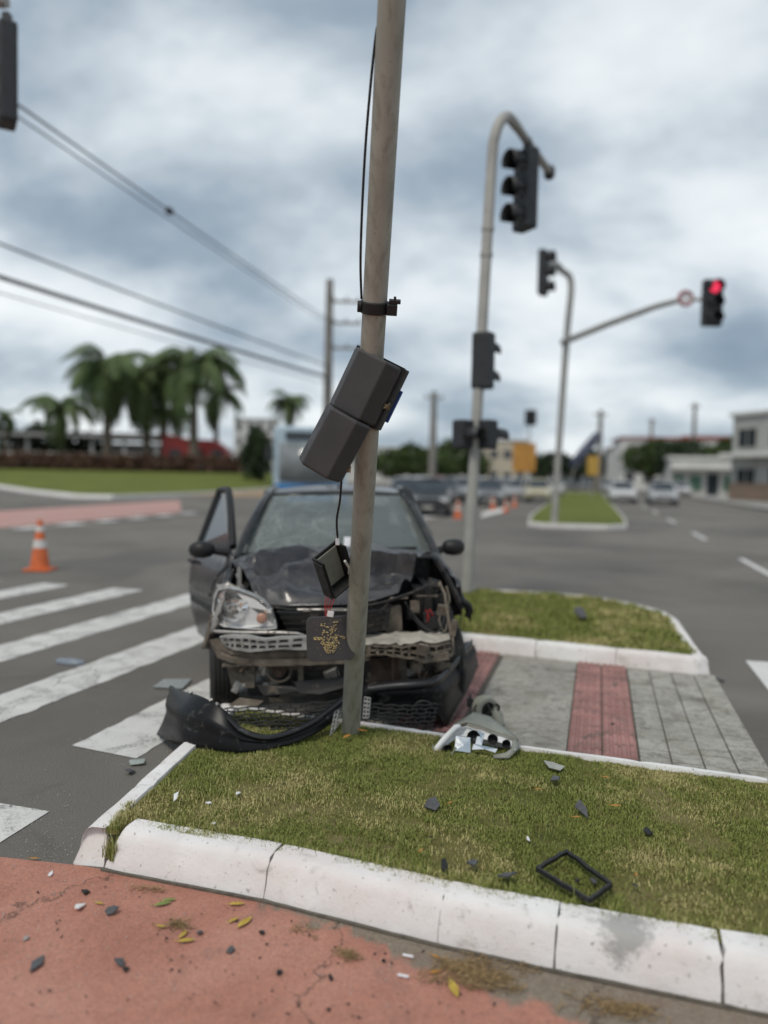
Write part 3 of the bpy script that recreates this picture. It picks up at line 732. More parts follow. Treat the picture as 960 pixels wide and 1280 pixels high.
def fastener(Mx, c, k):
    m_ = MB(); m_.lathe([(0, -.014), (.009, -.012), (.009, .004), (.014, .006), (.014, .012), (0, .012)], 10, 'x', c, Mx)
    m_.tube([V(c)+V((.0, -.02, -.012)), V(c)+V((.012, .0, .0)), V(c)+V((.004, .024, .014))], .004, 6, M=Mx)
    m_.tube([V(c)+V((.012, -.01, .014)), V(c)+V((.014, .02, -.010))], .0035, 6, M=Mx)
    m_.build('wing_nut', M['brass'], sig, smooth=50)
mb = MB(); mb.box((0, .066, 0), (.252, .006, .30), M=S1); mb.build('seam_gasket', M['rubber'], sig)
fastener(S1, (.122, .055, -.035), 0); fastener(S1, (-.108, .06, .122), 1); fastener(S2, (.105, .055, -.075), 2)
mb = MB(); mb.tube([S2 @ V((-.075, .03, -.132)), S2 @ V((-.02, .05, -.145)), S2 @ V((.06, .05, -.132))], .012, 8); mb.tube([S2 @ V((-.09, .02, -.13)), S2 @ V((-.085, .03, -.142))], .008, 6)
mb.build('gasket', M['rust'], sig, smooth=60)
mb = MB(); mb.torus((0, .176, 0), .088, .008, 24, 8, 'y', S1); mb.disc((0, .172, 0), .084, 24, 'y', S1); mb.build('lens', M['glass'], sig, smooth=60)
mb = MB(); mb.torus((0, .07, 0), .085, .008, 24, 8, 'y', S2); mb.disc((0, .066, 0), .08, 24, 'y', S2); mb.build('socket', M['dirty_black'], sig, smooth=60)
c0 = D(427, 598, 3.5)
mb = MB(); mb.tube(catmull([c0-sc1, D(425, 625, 3.58)-sc1, D(421, 650, 3.66)-sc1, D(422, 672, 3.72)-sc1], 6), .0052, 8); mb.build('cable', M['rubber'], sig, smooth=180)
mb = MB(); q = D(422, 677, 3.73)-sc1; mb.box(q, (.020, .018, .034)); mb.box(q+V((0, 0, .02)), (.014, .013, .012)); mb.build('connector', M['white_plastic'], sig, bevel=.003)

# torn-off signal door, hanging by its cable
dc = D(418, 712, 3.86)
door = thing('signal_door', 'black signal door dangling edge-on beside the pole, above the light board', 'signal part', dc)
DM = Euler((R(18), R(-32), R(38))).to_matrix().to_4x4()
hw, hh, dp = .075, .118, .085
mb = MB()
for sx_ in (-1, 1): mb.box((sx_*hw, 0, 0), (.010, dp, 2*hh), M=DM)
mb.box((0, 0, -hh), (2*hw, dp, .012), M=DM); mb.box((0, .036, 0), (2*hw, .008, 2*hh), M=DM)
mb.build('tray', M['blackplastic'], door, bevel=.003)
mb = MB(); mb.box((-hw-.014, -.012, 0), (.006, dp*.8, 2*hh*.96), M=DM); mb.build('hinge_rail', M['blackplastic'], door, bevel=.002)
mb = MB(); mb.box((0, .026, .0), (2*hw*.86, .006, 2*hh*.86), M=DM); mb.build('inner_sheet', M['olive_plastic'], door, bevel=.002)
mb = MB(); mb.tube([DM @ V(p) for p in ((.055, -.03, .03), (.066, -.035, -.02), (.06, -.03, -.06))], .007, 8); mb.build('seal_strip', M['white_plastic'], door, smooth=60)
mb = MB(); mb.tube(catmull([DM @ V((.06, -.035, .0)), DM @ V((.07, -.04, -.04)), DM @ V((.062, -.03, -.09))], 4), .003, 6); mb.build('wire', M['wire_red'], door, smooth=180)

# the light board with its amber diodes, swinging in front of the pole
bc = D(413, 798, 4.02); BW, BH = .250, .232
board = thing('light_board', 'square black light board with amber diodes hanging by red wires', 'signal part', bc)
BM = Euler((R(-4), R(-2.5), R(7))).to_matrix().to_4x4()
k = .032; pl = []
for cx, cz, a0 in ((BW/2-k, BH/2-k, 0), (-BW/2+k, BH/2-k, 90), (-BW/2+k, -BH/2+k, 180), (BW/2-k, -BH/2+k, 270)):
    pl += [(cx+k*math.cos(R(a0+a)), cz+k*math.sin(R(a0+a))) for a in (0, 22, 45, 68, 90)]
mb = MB(); n = len(pl)
mb.add([(x, -.009, z) for x, z in pl]+[(x, .009, z) for x, z in pl], [tuple(range(n)), tuple(range(n, 2*n))[::-1]]+[(i, (i+1) % n, n+(i+1) % n, n+i) for i in range(n)], BM)
mb.build('plate', gen('board_face', (.050, .044, .046), .6, var=.15, scale=14, bmp=.1), board, bevel=.002)
led = MB(); cnt = 0
def led_in(x, z):       # walking-figure outline of the diodes: narrow top arms, wide middle, tapering foot
    if z > .055: return abs(abs(x)-.034) < .012
    if z > -.002: return abs(x) < .030 + (.055-z)*.42
    if z > -.028: return abs(x) < .082 and not (abs(x) > .05 and z < -.018)
    return abs(x-.004) < .052-(-.028-z)*.55 and z > -.088
for iz in range(22):
    for ix in range(22):
        x = (ix-10.5)*.0088 + random.uniform(-.0022, .0022) + (.0044 if iz % 2 else 0); z = (iz-12.5)*.0088 + random.uniform(-.0022, .0022)
        dens = .50 if z > 0 else .78
        if led_in(x, z) and random.random() < dens:
            r_ = random.uniform(.0024, .0034)
            led.lathe([(r_, -.009), (r_, -.013), (r_*.6, -.0155), (0, -.016)], 6, 'y', (x-.004, 0, z+.012), BM, cap=False); cnt += 1
for _ in range(26):
    x, z = random.uniform(-.09, .09), random.uniform(-.085, .1); led.lathe([(.0013, -.009), (.0013, -.011), (0, -.011)], 5, 'y', (x, 0, z), BM, cap=False)
o = led.build('diode', M['led'], board, smooth=60); o['kind'] = 'stuff'
for k, dx in enumerate((-.012, -.002, .008, -.02)):
    pts = [BM @ V((-.01+dx*.4, -.004, BH/2-.01)), BM @ V((dx-.004, -.0, BH/2+.035)), BM @ V((dx*1.6+.012, .0, BH/2+.085)), BM @ V((dx+.022, .01, BH/2+.125))]
    mb = MB(); mb.tube(catmull(pts, 5), .0026, 6); mb.build('wire', M['wire_red'], board, smooth=180)
mb = MB(); mb.box(BM @ V((.004, -.006, BH/2+.012)), (.034, .016, .03), (0, R(8), 0)); mb.build('connector', M['white_plastic'], board, bevel=.003)

# ================================================================== WRECKED CAR
CAR_T = V((D(425, 800, 4.52).x, 4.52, .016)); CA = R(3.6)
car = thing('wrecked_car', 'black hatchback with crushed bonnet and torn-off bumper behind the pole', 'car', CAR_T, (0, R(-1.2), CA))
CM = Matrix.Translation(CAR_T) @ Euler((0, R(-1.2), CA)).to_matrix().to_4x4(); CI = CM.inverted()
def CL(u, v, yc):         # pixel on the car's front at local depth yc
    o = CI @ V((0, 0, CH)); d = CI.to_3x3() @ ray(u, v); return o + d*((yc-o.y)/d.y)
Wy = lambda y: interp([.30, .45, .7, 1.0, 2.0, 3.2, 3.7, 3.95], [.68, .765, .805, .835, .845, .835, .79, .70], y)
Px = lambda z: interp([.15, .25, .45, .65, .85, .97, 1.05], [.90, .93, .985, 1., .97, .905, .86], z)
Ztop = lambda y: interp([.35, .5, .8, 1.15, 2., 3., 3.7, 3.95], [.76, .80, .88, .955, .965, .985, 1.0, .98], y)
AX1, AX2, WZ, AR = .74, 3.27, .275, .325
def Zbot(y, base=.20):
    z = base
    for a in (AX1, AX2):
        if abs(y-a) < AR: z = max(z, WZ+math.sqrt(AR*AR-(y-a)**2))
    return z
def side_rows(y0, y1, s, n=24, kz=9, dent=None, ztop=None):
    rows = []
    for i in range(n+1):
        y = lerp(y0, y1, i/n); zb, zt = Zbot(y), (ztop or Ztop)(y); row = []
        for j in range(kz+1):
            z = lerp(zb, zt, j/kz); x = s*Wy(y)*Px(z); p = V((x, y, z))
            if dent: p = dent(p)
            row.append(p)
        # turn the upper edge inwards
        q = row[-1].copy(); q.x -= s*.03; q.z += .006; row.append(q)
        rows.append(row)
    return rows
def dentL(p):
    k = max(0, (1.0-p.y)/.6)
    return p + V((.05*k*nz(p.y*7, p.z*6, 1.)+.05*k, .06*k*nz(p.y*5, p.z*8, 4.), -.02*k+.05*k*nz(p.y*9, p.z*5, 9.)))
def dentR(p):
    k = max(0, (1.05-p.y)/.6); t_ = max(0, (p.z-.55))
    return p + V((.055*k*(1+t_) + .03*k*nz(p.y*7, p.z*6, 2.), .05*k*nz(p.y*5, p.z*7, 6.), .03*k*t_+.04*k*nz(p.y*8, p.z*5, 3.)))
for s_, y0, dn, nm in ((-1, .50, dentL, 'fender'), (1, .58, dentR, 'fender')):
    mb = MB(); mb.loft(side_rows(y0, 1.24, s_, 26, 9, dn)); o = mb.build(nm, M['paint'], car, smooth=60, solid=.004)
    o['label'] = 'buckled black front wing'
for s_ in (-1, 1):
    mb = MB(); mb.loft(side_rows(2.30, 3.93, s_, 34, 9)); mb.build('rear_quarter', M['paint'], car, smooth=60, solid=.004)
# closed door on the driver's side (image right)
def make_door(s_, parent, M_=None, y0=1.255, y1=2.285):
    mb_ = MB(); mb_.loft(side_rows(y0, y1, s_, 10, 9), M=M_); mb_.build('door_skin', M['paint'], parent, smooth=60, solid=.03)
    fr = [V((s_*.755, y0+.02, .965)), V((s_*.735, y0+.12, 1.02)), V((s_*.60, 1.92, 1.40)), V((s_*.58, 2.10, 1.435)), V((s_*.585, y1-.02, 1.43)), V((s_*.765, y1-.02, .97))]
    mb_ = MB(); mb_.tube(catmull(fr[1:5], 5)+[fr[5]], .030, 8, M=M_); mb_.build('window_frame', M['blackplastic'], parent, smooth=60)
    g_ = [V((s_*.755, y0+.06, .975)), V((s_*.745, 1.50, 1.12)), V((s_*.605, 1.92, 1.385)), V((s_*.59, 2.2, 1.42)), V((s_*.765, y1-.03, .975))]
    mb_ = MB(); mb_.add(g_, [(0, 1, 2, 3, 4)], M_); mb_.build('window_glass', M['pane'] if s_ < 0 else M['glass'], parent)
    mb_ = MB(); mb_.box((s_*.862, y1-.12, .84), (.03, .16, .03), M=M_); mb_.build('handle', M['blackplastic'], parent, bevel=.008)
    mb_ = MB(); mb_.box((s_*.846, (y0+y1)/2, .52), (.02, y1-y0-.06, .055), M=M_); mb_.build('trim_strip', M['blackplastic'], parent, bevel=.006)
    # mirror: stalk, shell and glass
    c_ = V((s_*(.90 if s_ > 0 else .955), 1.42, 1.005))
    mb_ = MB(); rows = []
    for xx, r1, r2, dy in ((-.085, .030, .030, 0), (-.06, .062, .055, .005), (0, .075, .066, 0), (.055, .070, .060, .012), (.085, .040, .038, .03), (.095, .012, .012, .04)):
        rows.append([c_+V((s_*xx, r1*.9*math.sin(a)*(1 if math.sin(a) < 0 else .45)+dy, r2*math.cos(a))) for a in np.linspace(0, 2*math.pi, 15)[:-1]])
    mb_.loft(rows, True, True, M_); mi = mb_.build('mirror', M['blackplastic'], parent, smooth=60)
    mb_ = MB(); mb_.add([c_+V((s_*.07*math.cos(a), .036, .052*math.sin(a))) for a in np.linspace(0, 2*math.pi, 16)[:-1]], [tuple(range(15))], M_); mb_.build('mirror_glass', M['chrome'], mi)
    mb_ = MB(); mb_.tube([c_+V((-s_*.07, .01, -.01)), V((s_*.755, 1.40, .975))], [.028, .034], 8, M=M_); mb_.build('mirror_stalk', M['blackplastic'], mi, smooth=60)
dr = link('door', None, car); make_door(1, dr)
hinge = V((-.80, 1.25, 0)); od = link('door', None, car)
od['label'] = 'front door swung open'
HM = Matrix.Translation(hinge) @ Matrix.Rotation(R(24), 4, 'Z') @ Matrix.Translation(-hinge)
make_door(-1, od, HM)
mb = MB(); mb.box((-.74, 1.77, .58), (.03, .96, .66), M=HM); mb.build('inner_trim', M['seat'], od, bevel=.02)
# roof, rails, pillars, glass
def roof_pt(u, v):        # u -1..1 across, v 0..1 front to rear
    y = lerp(2.0, 3.66, v); w = interp([0, .2, .7, 1], [.56, .585, .575, .53], v)
    z = interp([0, .12, .35, .7, 1], [1.405, 1.438, 1.462, 1.45, 1.385], v) - .045*abs(u)**2.6
    return V((u*w, y + .05*(u*u)*(1-v) - .03*u*u*v, z))
mb = MB(); mb.loft([[roof_pt(lerp(-1, 1, i/14), j/12) for i in range(15)] for j in range(13)]); mb.build('roof', M['hood'], car, smooth=180, solid=.02)
mb = MB(); mb.tube([roof_pt(.03, .16)+V((0, 0, .0)), roof_pt(.03, .2)+V((0, .02, .035))], [.022, .010], 8); mb.build('antenna_base', M['blackplastic'], car, smooth=60)
for s_ in (-1, 1):
    mb = MB(); mb.tube(catmull([(s_*.745, 1.20, .95), (s_*.70, 1.40, 1.10), (s_*.625, 1.75, 1.30), (s_*.575, 2.02, 1.40)], 5), .030, 8); mb.build('windscreen_pillar', M['paint'], car, smooth=60)
    mb = MB(); mb.tube(catmull([(s_*.575, 2.02, 1.40), (s_*.60, 2.5, 1.43), (s_*.595, 3.2, 1.42), (s_*.55, 3.62, 1.37)], 5), .026, 8); mb.build('roof_rail', M['paint'], car, smooth=60)
    mb = MB(); mb.tube([(s_*.77, 2.29, .95), (s_*.60, 2.33, 1.42)], .035, 8); mb.build('centre_pillar', M['paint'], car, smooth=60)
    mb = MB(); mb.loft([[(s_*.76, 3.25, .97), (s_*.59, 3.28, 1.42)], [(s_*.745, 3.75, .99), (s_*.545, 3.60, 1.38)], [(s_*.70, 3.90, .98), (s_*.52, 3.66, 1.37)]]); mb.build('rear_pillar', M['paint'], car, smooth=60, solid=.02)
    mb = MB(); mb.add([(s_*.765, 2.33, .975), (s_*.605, 2.36, 1.415), (s_*.59, 3.27, 1.41), (s_*.76, 3.24, .98)], [(0, 1, 2, 3)]); mb.build('rear_side_glass', M['glass'], car)
def ws_pt(u, v):
    w = lerp(.715, .555, v); y = lerp(1.22, 2.01, v) + .10*u*u*(1-.4*v); z = lerp(.985, 1.408, v) + .03*math.sin(v*math.pi) - .012*u*u
    return V((u*w, y, z))
mb = MB(); mb.loft([[ws_pt(lerp(-1, 1, i/18), j/10)+V((0, 0, .006*nz(i*.5, j*.5, 2.))) for i in range(19)] for j in range(11)])
ws = mb.build('windscreen', M['windscreen'], car, smooth=180); ws['label'] = 'cracked windscreen'
mb = MB(); mb.tube([ws_pt(lerp(-1, 1, i/18), 0)+V((0, -.012, 0)) for i in range(19)], .012, 6); mb.tube([ws_pt(lerp(-1, 1, i/18), 1)+V((0, -.006, .003)) for i in range(19)], .012, 6); mb.build('windscreen_seal', M['rubber'], car, smooth=60)
mb = MB(); mb.loft([[(-.72, 1.10, .955), (-.75, 1.30, .97), (-.3, 1.26, .96)], [(.72, 1.10, .955), (.75, 1.30, .97), (.3, 1.26, .96)]]); mb.build('cowl', M['dirty_black'], car, solid=.01)
for a, b_, c_ in ((-.62, -.28, -.02), (-.02, .34, .60)):
    mb = MB(); mb.tube([(a, 1.20, .985), ws_pt(b_/.7, .04)+V((0, -.015, .012))], .009, 6); mb.tube([ws_pt((b_-.27)/.7, .035)+V((0, -.012, .008)), ws_pt((c_)/.7, .06)+V((0, -.012, .006))], .008, 6); mb.build('wiper', M['blackplastic'], car, smooth=60)
mb = MB(); q = CL(434, 677, 1.28); mb.box(q, (.05, .004, .075), (R(-28), R(4), 0)); mb.build('paper_slip', M['paper'], car)
mb = MB(); mb.box((0, 3.90, .62), (1.45, .06, .72)); mb.box((0, 3.97, .42), (1.5, .10, .26)); mb.build('tailgate', M['paint'], car, bevel=.04)
mb = MB(); mb.add([(-.66, 3.88, .99), (.66, 3.88, .99), (.50, 3.665, 1.37), (-.50, 3.665, 1.37)], [(0, 1, 2, 3)]); mb.build('rear_window', M['glass'], car)
for s_ in (-1, 1):
    mb = MB(); mb.box((s_*.67, 3.94, .83), (.14, .05, .26)); mb.build('tail_lamp', M['wire_red'], car, bevel=.02)
# cabin
mb = MB(); mb.box((0, 2.55, .235), (1.50, 2.7, .07)); mb.box((0, 1.32, .60), (1.44, .06, .70)); mb.build('floor_pan', M['dirty_black'], car)
mb = MB(); mb.loft([[(-.70, 1.34, .955), (-.70, 1.55, .95), (-.70, 1.68, .88), (-.70, 1.68, .62)], [(.70, 1.34, .955), (.70, 1.55, .95), (.70, 1.68, .88), (.70, 1.68, .62)]]); mb.build('dashboard', M['seat'], car, solid=.02)
mb = MB(); mb.torus((0, 0, 0), .18, .014, 24, 8, 'y', Matrix.Translation((.34, 1.82, .86)) @ Matrix.Rotation(R(-25), 4, 'X')); mb.tube([(.34, 1.66, .80), (.34, 1.81, .86)], .03, 8); mb.box((.34, 1.81, .86), (.3, .02, .05), (R(-25), 0, 0)); mb.build('steering_wheel', M['blackplastic'], car, smooth=60)
for s_ in (-1, 1):
    sg = link('seat', None, car); 
    mb = MB(); mb.box((s_*.35, 2.20, .47), (.50, .52, .16), (R(6), 0, 0)); mb.build('seat_cushion', M['seat'], sg, bevel=.05)
    mb = MB(); mb.box((s_*.35, 2.50, .80), (.48, .14, .62), (R(-14), 0, 0)); mb.build('seat_back', M['seat'], sg, bevel=.05)
    mb = MB(); mb.box((s_*.35, 2.60, 1.19), (.26, .10, .17), (R(-8), 0, 0)); mb.tube([(s_*.35-.06, 2.57, 1.05), (s_*.35-.06, 2.59, 1.15)], .008, 6); mb.tube([(s_*.35+.06, 2.57, 1.05), (s_*.35+.06, 2.59, 1.15)], .008, 6); mb.build('headrest', M['seat'], sg, bevel=.035)
mb = MB(); mb.box((0, 3.25, .50), (1.3, .5, .2)); mb.box((0, 3.48, .78), (1.3, .14, .55), (R(-14), 0, 0)); mb.build('rear_bench', M['seat'], car, bevel=.04)
# bonnet -------------------------------------------------------------
FR = [CL(*p) for p in ((318, 748, .46), (334, 755, .40), (362, 758, .35), (400, 757, .32), (440, 756, .32), (470, 750, .32), (498, 741, .36))]
BR = [CL(*p) for p in ((286, 702, 1.10), (318, 691, 1.18), (360, 685, 1.21), (410, 683, 1.22), (455, 684, 1.22), (500, 686, 1.20), (542, 690, 1.08))]
def along(pts, t): k = t*(len(pts)-1); i = min(int(k), len(pts)-2); return pts[i].lerp(pts[i+1], k-i)
def tri(x): return max(0, 1-abs(x))
def sst(a, b, x): t = min(1, max(0, (x-a)/(b-a))); return t*t*(3-2*t)
def bonnet(s_, t_):
    p = along(FR, s_).lerp(along(BR, s_), t_)
    p.z += .035*math.sin(t_*math.pi)*(1-.6*abs(2*s_-1)**2)
    e_ = sst(0, .12, t_)*sst(0, .10, 1-t_)
    h = 0; dy = 0
    # big buckle across the right half: rear part rides up over the front part
    b_ = .40+.10*(s_-.75)+.03*nz(s_*6, 2.)
    k = sst(.56, .70, s_)
    h += k*(.062*math.exp(-max(0, t_-b_)/.22)*sst(-.045, .0, t_-b_) - .035*math.exp(-max(0, b_-t_)/.12)*(t_ < b_)); dy -= k*.06*math.exp(-((t_-b_-.03)/.06)**2)
    # folds on the left half, radiating from the front edge
    def fold(a, b, wd, dep):
        a, b = V(a), V(b); ab = b-a; q = V((s_, t_))-a; f_ = min(1, max(0, q.dot(ab)/ab.dot(ab))); d_ = (q-ab*f_).length
        return dep*tri(d_/wd)**1.3
    h *= 1.25
    h += fold((.16, .42), (.44, .74), .06, -.062) + fold((.12, .55), (.42, .86), .07, .040) + fold((.20, .22), (.52, .48), .16, .045) + fold((.52, .10), (.46, .52), .10, -.030)
    h += fold((.06, .30), (.20, .80), .06, .022) + fold((.22, .70), (.26, .92), .05, -.024) + fold((.60, .66), (.84, .98), .12, .018) + fold((.72, .2), (.98, .3), .1, -.02)
    vd = mnoise.voronoi(V((s_*4.2+.25*nz(s_*6, t_*6, 2.), t_*2.9+.25*nz(s_*6, t_*6, 8.), .5)))[0]
    h += (.075*vd[0]-.024)*(1.15-.35*sst(.4, .6, s_)) + .030*math.exp(-((s_-.70)/.16)**2-((t_-.62)/.25)**2)
    vd = mnoise.voronoi(V((s_*9+3, t_*6, 1.5)))[0]; h += .016*vd[0]
    h += .016*(1-abs(nz(s_*5+1, t_*5, 3.))*2.6)*.6 + .006*nz(s_*14, t_*14, 2.)
    return p + V((.01*nz(s_*8, t_*8, 5.)*e_, dy*e_, h*e_*1.3*(1-.75*sst(.62, 1., t_))))
nb = 72
mb = MB(); mb.loft([[bonnet(i/nb, j/60) for i in range(nb+1)] for j in range(61)])
hd = mb.build('bonnet', M['hood'], car, smooth=18, solid=.004); hd['label'] = 'crumpled bonnet pushed up at its front edge'
# lip of the bonnet's torn inner frame
mb = MB(); mb.tube([CL(u, v, y) for u, v, y in ((322, 754, .43), (360, 762, .36), (400, 762, .33), (440, 761, .33), (480, 753, .33), (515, 741, .36), (549, 726, .44))], [.010, .012, .012, .012, .012, .010, .007], 6); mb.build('bonnet_frame', M['dirty_black'], car, smooth=60)

# engine bay ----------------------------------------------------------
mb = MB(); mb.box((0, 1.16, .60), (1.36, .05, .72)); mb.box((-.62, .82, .55), (.05, .72, .55)); mb.box((.60, .86, .55), (.05, .66, .55)); mb.build('engine_bay_wall', M['dirty_black'], car)
mb = MB(); mb.box((-.05, .80, .52), (.62, .36, .42)); mb.box((-.1, .78, .76), (.5, .28, .06)); mb.lathe([(.0, -.05), (.07, -.05), (.07, .05), (0, .05)], 14, 'y', (.22, .6, .5)); mb.build('engine', M['dirty_black'], car, bevel=.015)
mb = MB(); q = CL(531, 742, .62); mb.box(q+V((0, .1, -.06)), (.17, .16, .20)); mb.build('battery', M['dirty_black'], car, bevel=.008)
mb = MB(); mb.box(CL(491, 774, .40), (.11, .05, .17), (R(8), R(-6), R(12))); mb.tube([CL(470, 770, .36), CL(489, 748, .34), CL(510, 747, .36)], .010, 6); mb.build('air_duct', M['dusty'], car, bevel=.008)
rad = link('radiator', None, car)
c_ = CL(415, 832, .30); mb = MB(); mb.box(c_+V((-.02, .03, .02)), (.62, .03, .40)); mb.build('core', M['radiator'], rad)
mb = MB()
for k in range(26): mb.box(c_+V((-.02, .010, -.17+k*.0148)), (.61, .008, .0045))
mb.build('fin', M['dirty_black'], rad)['kind'] = 'stuff'
c_ = CL(476, 839, .24); mb = MB()
for k in range(13): mb.box(c_+V((0, .0, -.085+k*.0135)), (.13, .02, .006))
mb.box(c_+V((.075, 0, 0)), (.018, .03, .2)); mb.box(c_+V((.10, .03, -.01)), (.03, .03, .2), (0, R(-8), 0)); mb.build('condenser', M['rust'], car)
mb = MB(); c_ = CL(425, 858, .30); mb.box(c_, (.86, .07, .05)); mb.box(CL(330, 862, .34), (.20, .10, .06), (0, R(6), 0)); mb.build('lower_crossmember', M['dirty_black'], car, bevel=.008)
mb = MB(); mb.add([CL(u, v, y) for u, v, y in ((368, 852, .20), (440, 845, .22), (441, 856, .20), (400, 868, .17), (372, 866, .18))], [(0, 1, 2, 3, 4)]); mb.add([CL(u, v, y) for u, v, y in ((320, 856, .22), (366, 858, .20), (380, 864, .18), (330, 870, .2))], [(0, 1, 2, 3)]); mb.build('splash_shield', M['dirty_black'], car, solid=.004)
# crash beam: dusty channel, left intact, right twisted
def beam(pts, hgt, dep, nm, mat, tw=0):
    rows = []
    for i, p in enumerate(pts):
        p = V(p); a = tw*i/(len(pts)-1)
        sec = [(-dep/2, -hgt/2), (-dep/2, -hgt*.15), (-dep*.3, 0), (-dep/2, hgt*.15), (-dep/2, hgt/2), (dep/2, hgt/2), (dep/2, -hgt/2)]
        rows.append([p+V((0, y*math.cos(a)-z*math.sin(a)+.004*nz(i, y*90), z*math.cos(a)+y*math.sin(a)+.004*nz(i*1.3, z*90))) for y, z in sec])
    mb_ = MB(); mb_.loft(rows, True, True); return mb_.build(nm, mat, car, bevel=.004)
beam([CL(u, v, y) for u, v, y in ((276, 813, .27), (290, 819, .21), (330, 823, .17), (380, 822, .16), (440, 819, .17), (462, 815, .2))], .095, .05, 'crash_beam', M['dusty'])
beam([CL(u, v, y) for u, v, y in ((278, 831, .27), (300, 830, .20), (355, 828, .17), (380, 829, .16))], .012, .06, 'beam_flange', M['dusty'])
# perforated absorber: rails and webs leaving real openings
def absorber(top, bot, y, nu, nm, mat, parent, rows_=2, th=.012, wob=.0, web=.30, rail=.17):
    mb_ = MB(); P3 = lambda s_, t_: along(bot, s_).lerp(along(top, s_), t_) + V((0, wob*nz(s_*9, t_*3, 1.), wob*nz(s_*8, t_*2, 5.)))
    def patch(s0, s1, t0, t1):
        k = 3; f_ = [[P3(lerp(s0, s1, i/k), t) for i in range(k+1)] for t in (t0, t1)]
        b_ = [[q+V((0, .05, 0)) for q in r_] for r_ in f_]
        mb_.loft([f_[0], f_[1], b_[1], b_[0], f_[0]])
    hh_ = (1-rail*(rows_+1))/rows_
    for r_ in range(rows_+1): patch(0, 1, r_*(hh_+rail), r_*(hh_+rail)+rail) if nu < 2 else [patch(i/nu, (i+1)/nu, r_*(hh_+rail), r_*(hh_+rail)+rail) for i in range(nu)]
    for r_ in range(rows_):
        for i in range(nu):
            s0 = (i + .12*random.random())/nu; patch(s0, s0+web*random.uniform(.75, 1.3)/nu, rail+r_*(hh_+rail), (r_+1)*(hh_+rail))
    return mb_.build(nm, mat, parent)
absorber([CL(u, v, y) for u, v, y in ((274, 797, .20), (292, 794, .15), (312, 796, .12), (335, 799, .11), (370, 796, .10), (410, 795, .10), (445, 796, .11))],
         [CL(u, v, y) for u, v, y in ((282, 809, .20), (294, 813, .15), (314, 815, .12), (337, 813, .11), (370, 812, .10), (410, 811, .10), (445, 811, .11))], .1, 13, 'absorber', M['absorber'], car, 2, wob=.006)
ab = absorber([CL(u, v, y) for u, v, y in ((458, 806, .10), (480, 806, .10), (500, 807, .10), (520, 805, .10), (545, 806, .13), (562, 801, .18))],
              [CL(u, v, y) for u, v, y in ((458, 821, .11), (480, 819, .11), (500, 822, .10), (520, 826, .10), (540, 828, .12), (566, 820, .18))], .1, 10, 'absorber', M['dusty'], car, 2, wob=.010)
ab['label'] = 'dusty bent half of the bumper absorber'
mb = MB()
tp = [CL(u, v, y) for u, v, y in ((456, 806, .10), (480, 805, .09), (500, 806, .10), (520, 803, .10), (545, 804, .13), (563, 799, .18))]
bp = [CL(u, v, y) for u, v, y in ((456, 793, .34), (480, 791, .34), (500, 791, .33), (520, 790, .33), (545, 791, .34), (561, 791, .36))]
mb.loft([[along(tp, i/20).lerp(along(bp, i/20), j/6)+V((0, 0, .010*nz(i*.7, j*.6, 4.)+(.012 if i in (7, 13) else 0))) for i in range(21)] for j in range(7)]); mb.build('beam_cover', M['dusty_pale'], car, smooth=30, solid=.006)
mb = MB(); mb.box(CL(541, 822, .16), (.20, .05, .05), (0, R(-6), R(6))); mb.build('crash_beam', M['dusty'], car, bevel=.006)
mb = MB(); mb.box(CL(528, 812, .09), (.06, .03, .07), (R(10), R(12), 0)); mb.torus(CL(530, 809, .08), .016, .006, 14, 6); mb.build('bracket', M['dusty'], car, bevel=.003)
# ring and bits below the beam (horn, tow eye)
mb = MB(); mb.torus(CL(349, 838, .20), .072, .009, 28, 8, 'y'); mb.build('horn_ring', M['dusty'], car, smooth=60)
mb = MB(); mb.lathe([(0, -.03), (.045, -.03), (.05, 0), (.05, .04), (0, .04)], 16, 'y', CL(349, 836, .24)); mb.lathe([(0, -.04), (.016, -.04), (.016, 0)], 10, 'y', CL(349, 838, .22)); mb.build('horn', M['rust'], car, smooth=40)
for c_, d_ in ((CL(313, 843, .26), (.06, .06, .16)), (CL(376, 842, .24), (.035, .04, .18)), (CL(362, 832, .25), (.10, .03, .05))):
    mb = MB(); mb.box(c_, d_); mb.build('support_bracket', M['dusty'], car, bevel=.006)
rc = random.Random(5)
for k in range(26):
    u, v = rc.uniform(296, 556), rc.uniform(828, 862); mb = MB()
    mb.box(CL(u, v, rc.uniform(.28, .5)), (rc.uniform(.03, .10), rc.uniform(.03, .06), rc.uniform(.03, .09)), (rc.uniform(-.3, .3), rc.uniform(-.5, .5), 0)); mb.build('engine_fitting', M[rc.choice(('dirty_black', 'dirty_black', 'dusty', 'rust', 'steel'))], car, bevel=.006)
for k in range(16):
    u, v = rc.uniform(505, 560), rc.uniform(730, 790); mb = MB()
    mb.box(CL(u, v, rc.uniform(.45, .8)), (rc.uniform(.03, .09), rc.uniform(.03, .06), rc.uniform(.03, .10)), (rc.uniform(-.3, .3), rc.uniform(-.5, .5), 0)); mb.build('engine_fitting', M[rc.choice(('dirty_black', 'dirty_black', 'dirty_black', 'dusty'))], car, bevel=.006)
for k in range(12):
    u, v = rc.uniform(300, 555), rc.uniform(824, 836); a = CL(u, v, .24); mb = MB()
    mb.tube(catmull([a, a+V((rc.uniform(-.06, .06), rc.uniform(-.02, .06), -.07)), a+V((rc.uniform(-.12, .12), rc.uniform(0, .1), rc.uniform(-.16, -.05)))], 4), rc.uniform(.003, .008), 6); mb.build('hose', M[rc.choice(('rubber', 'rubber', 'dusty'))], car, smooth=180)
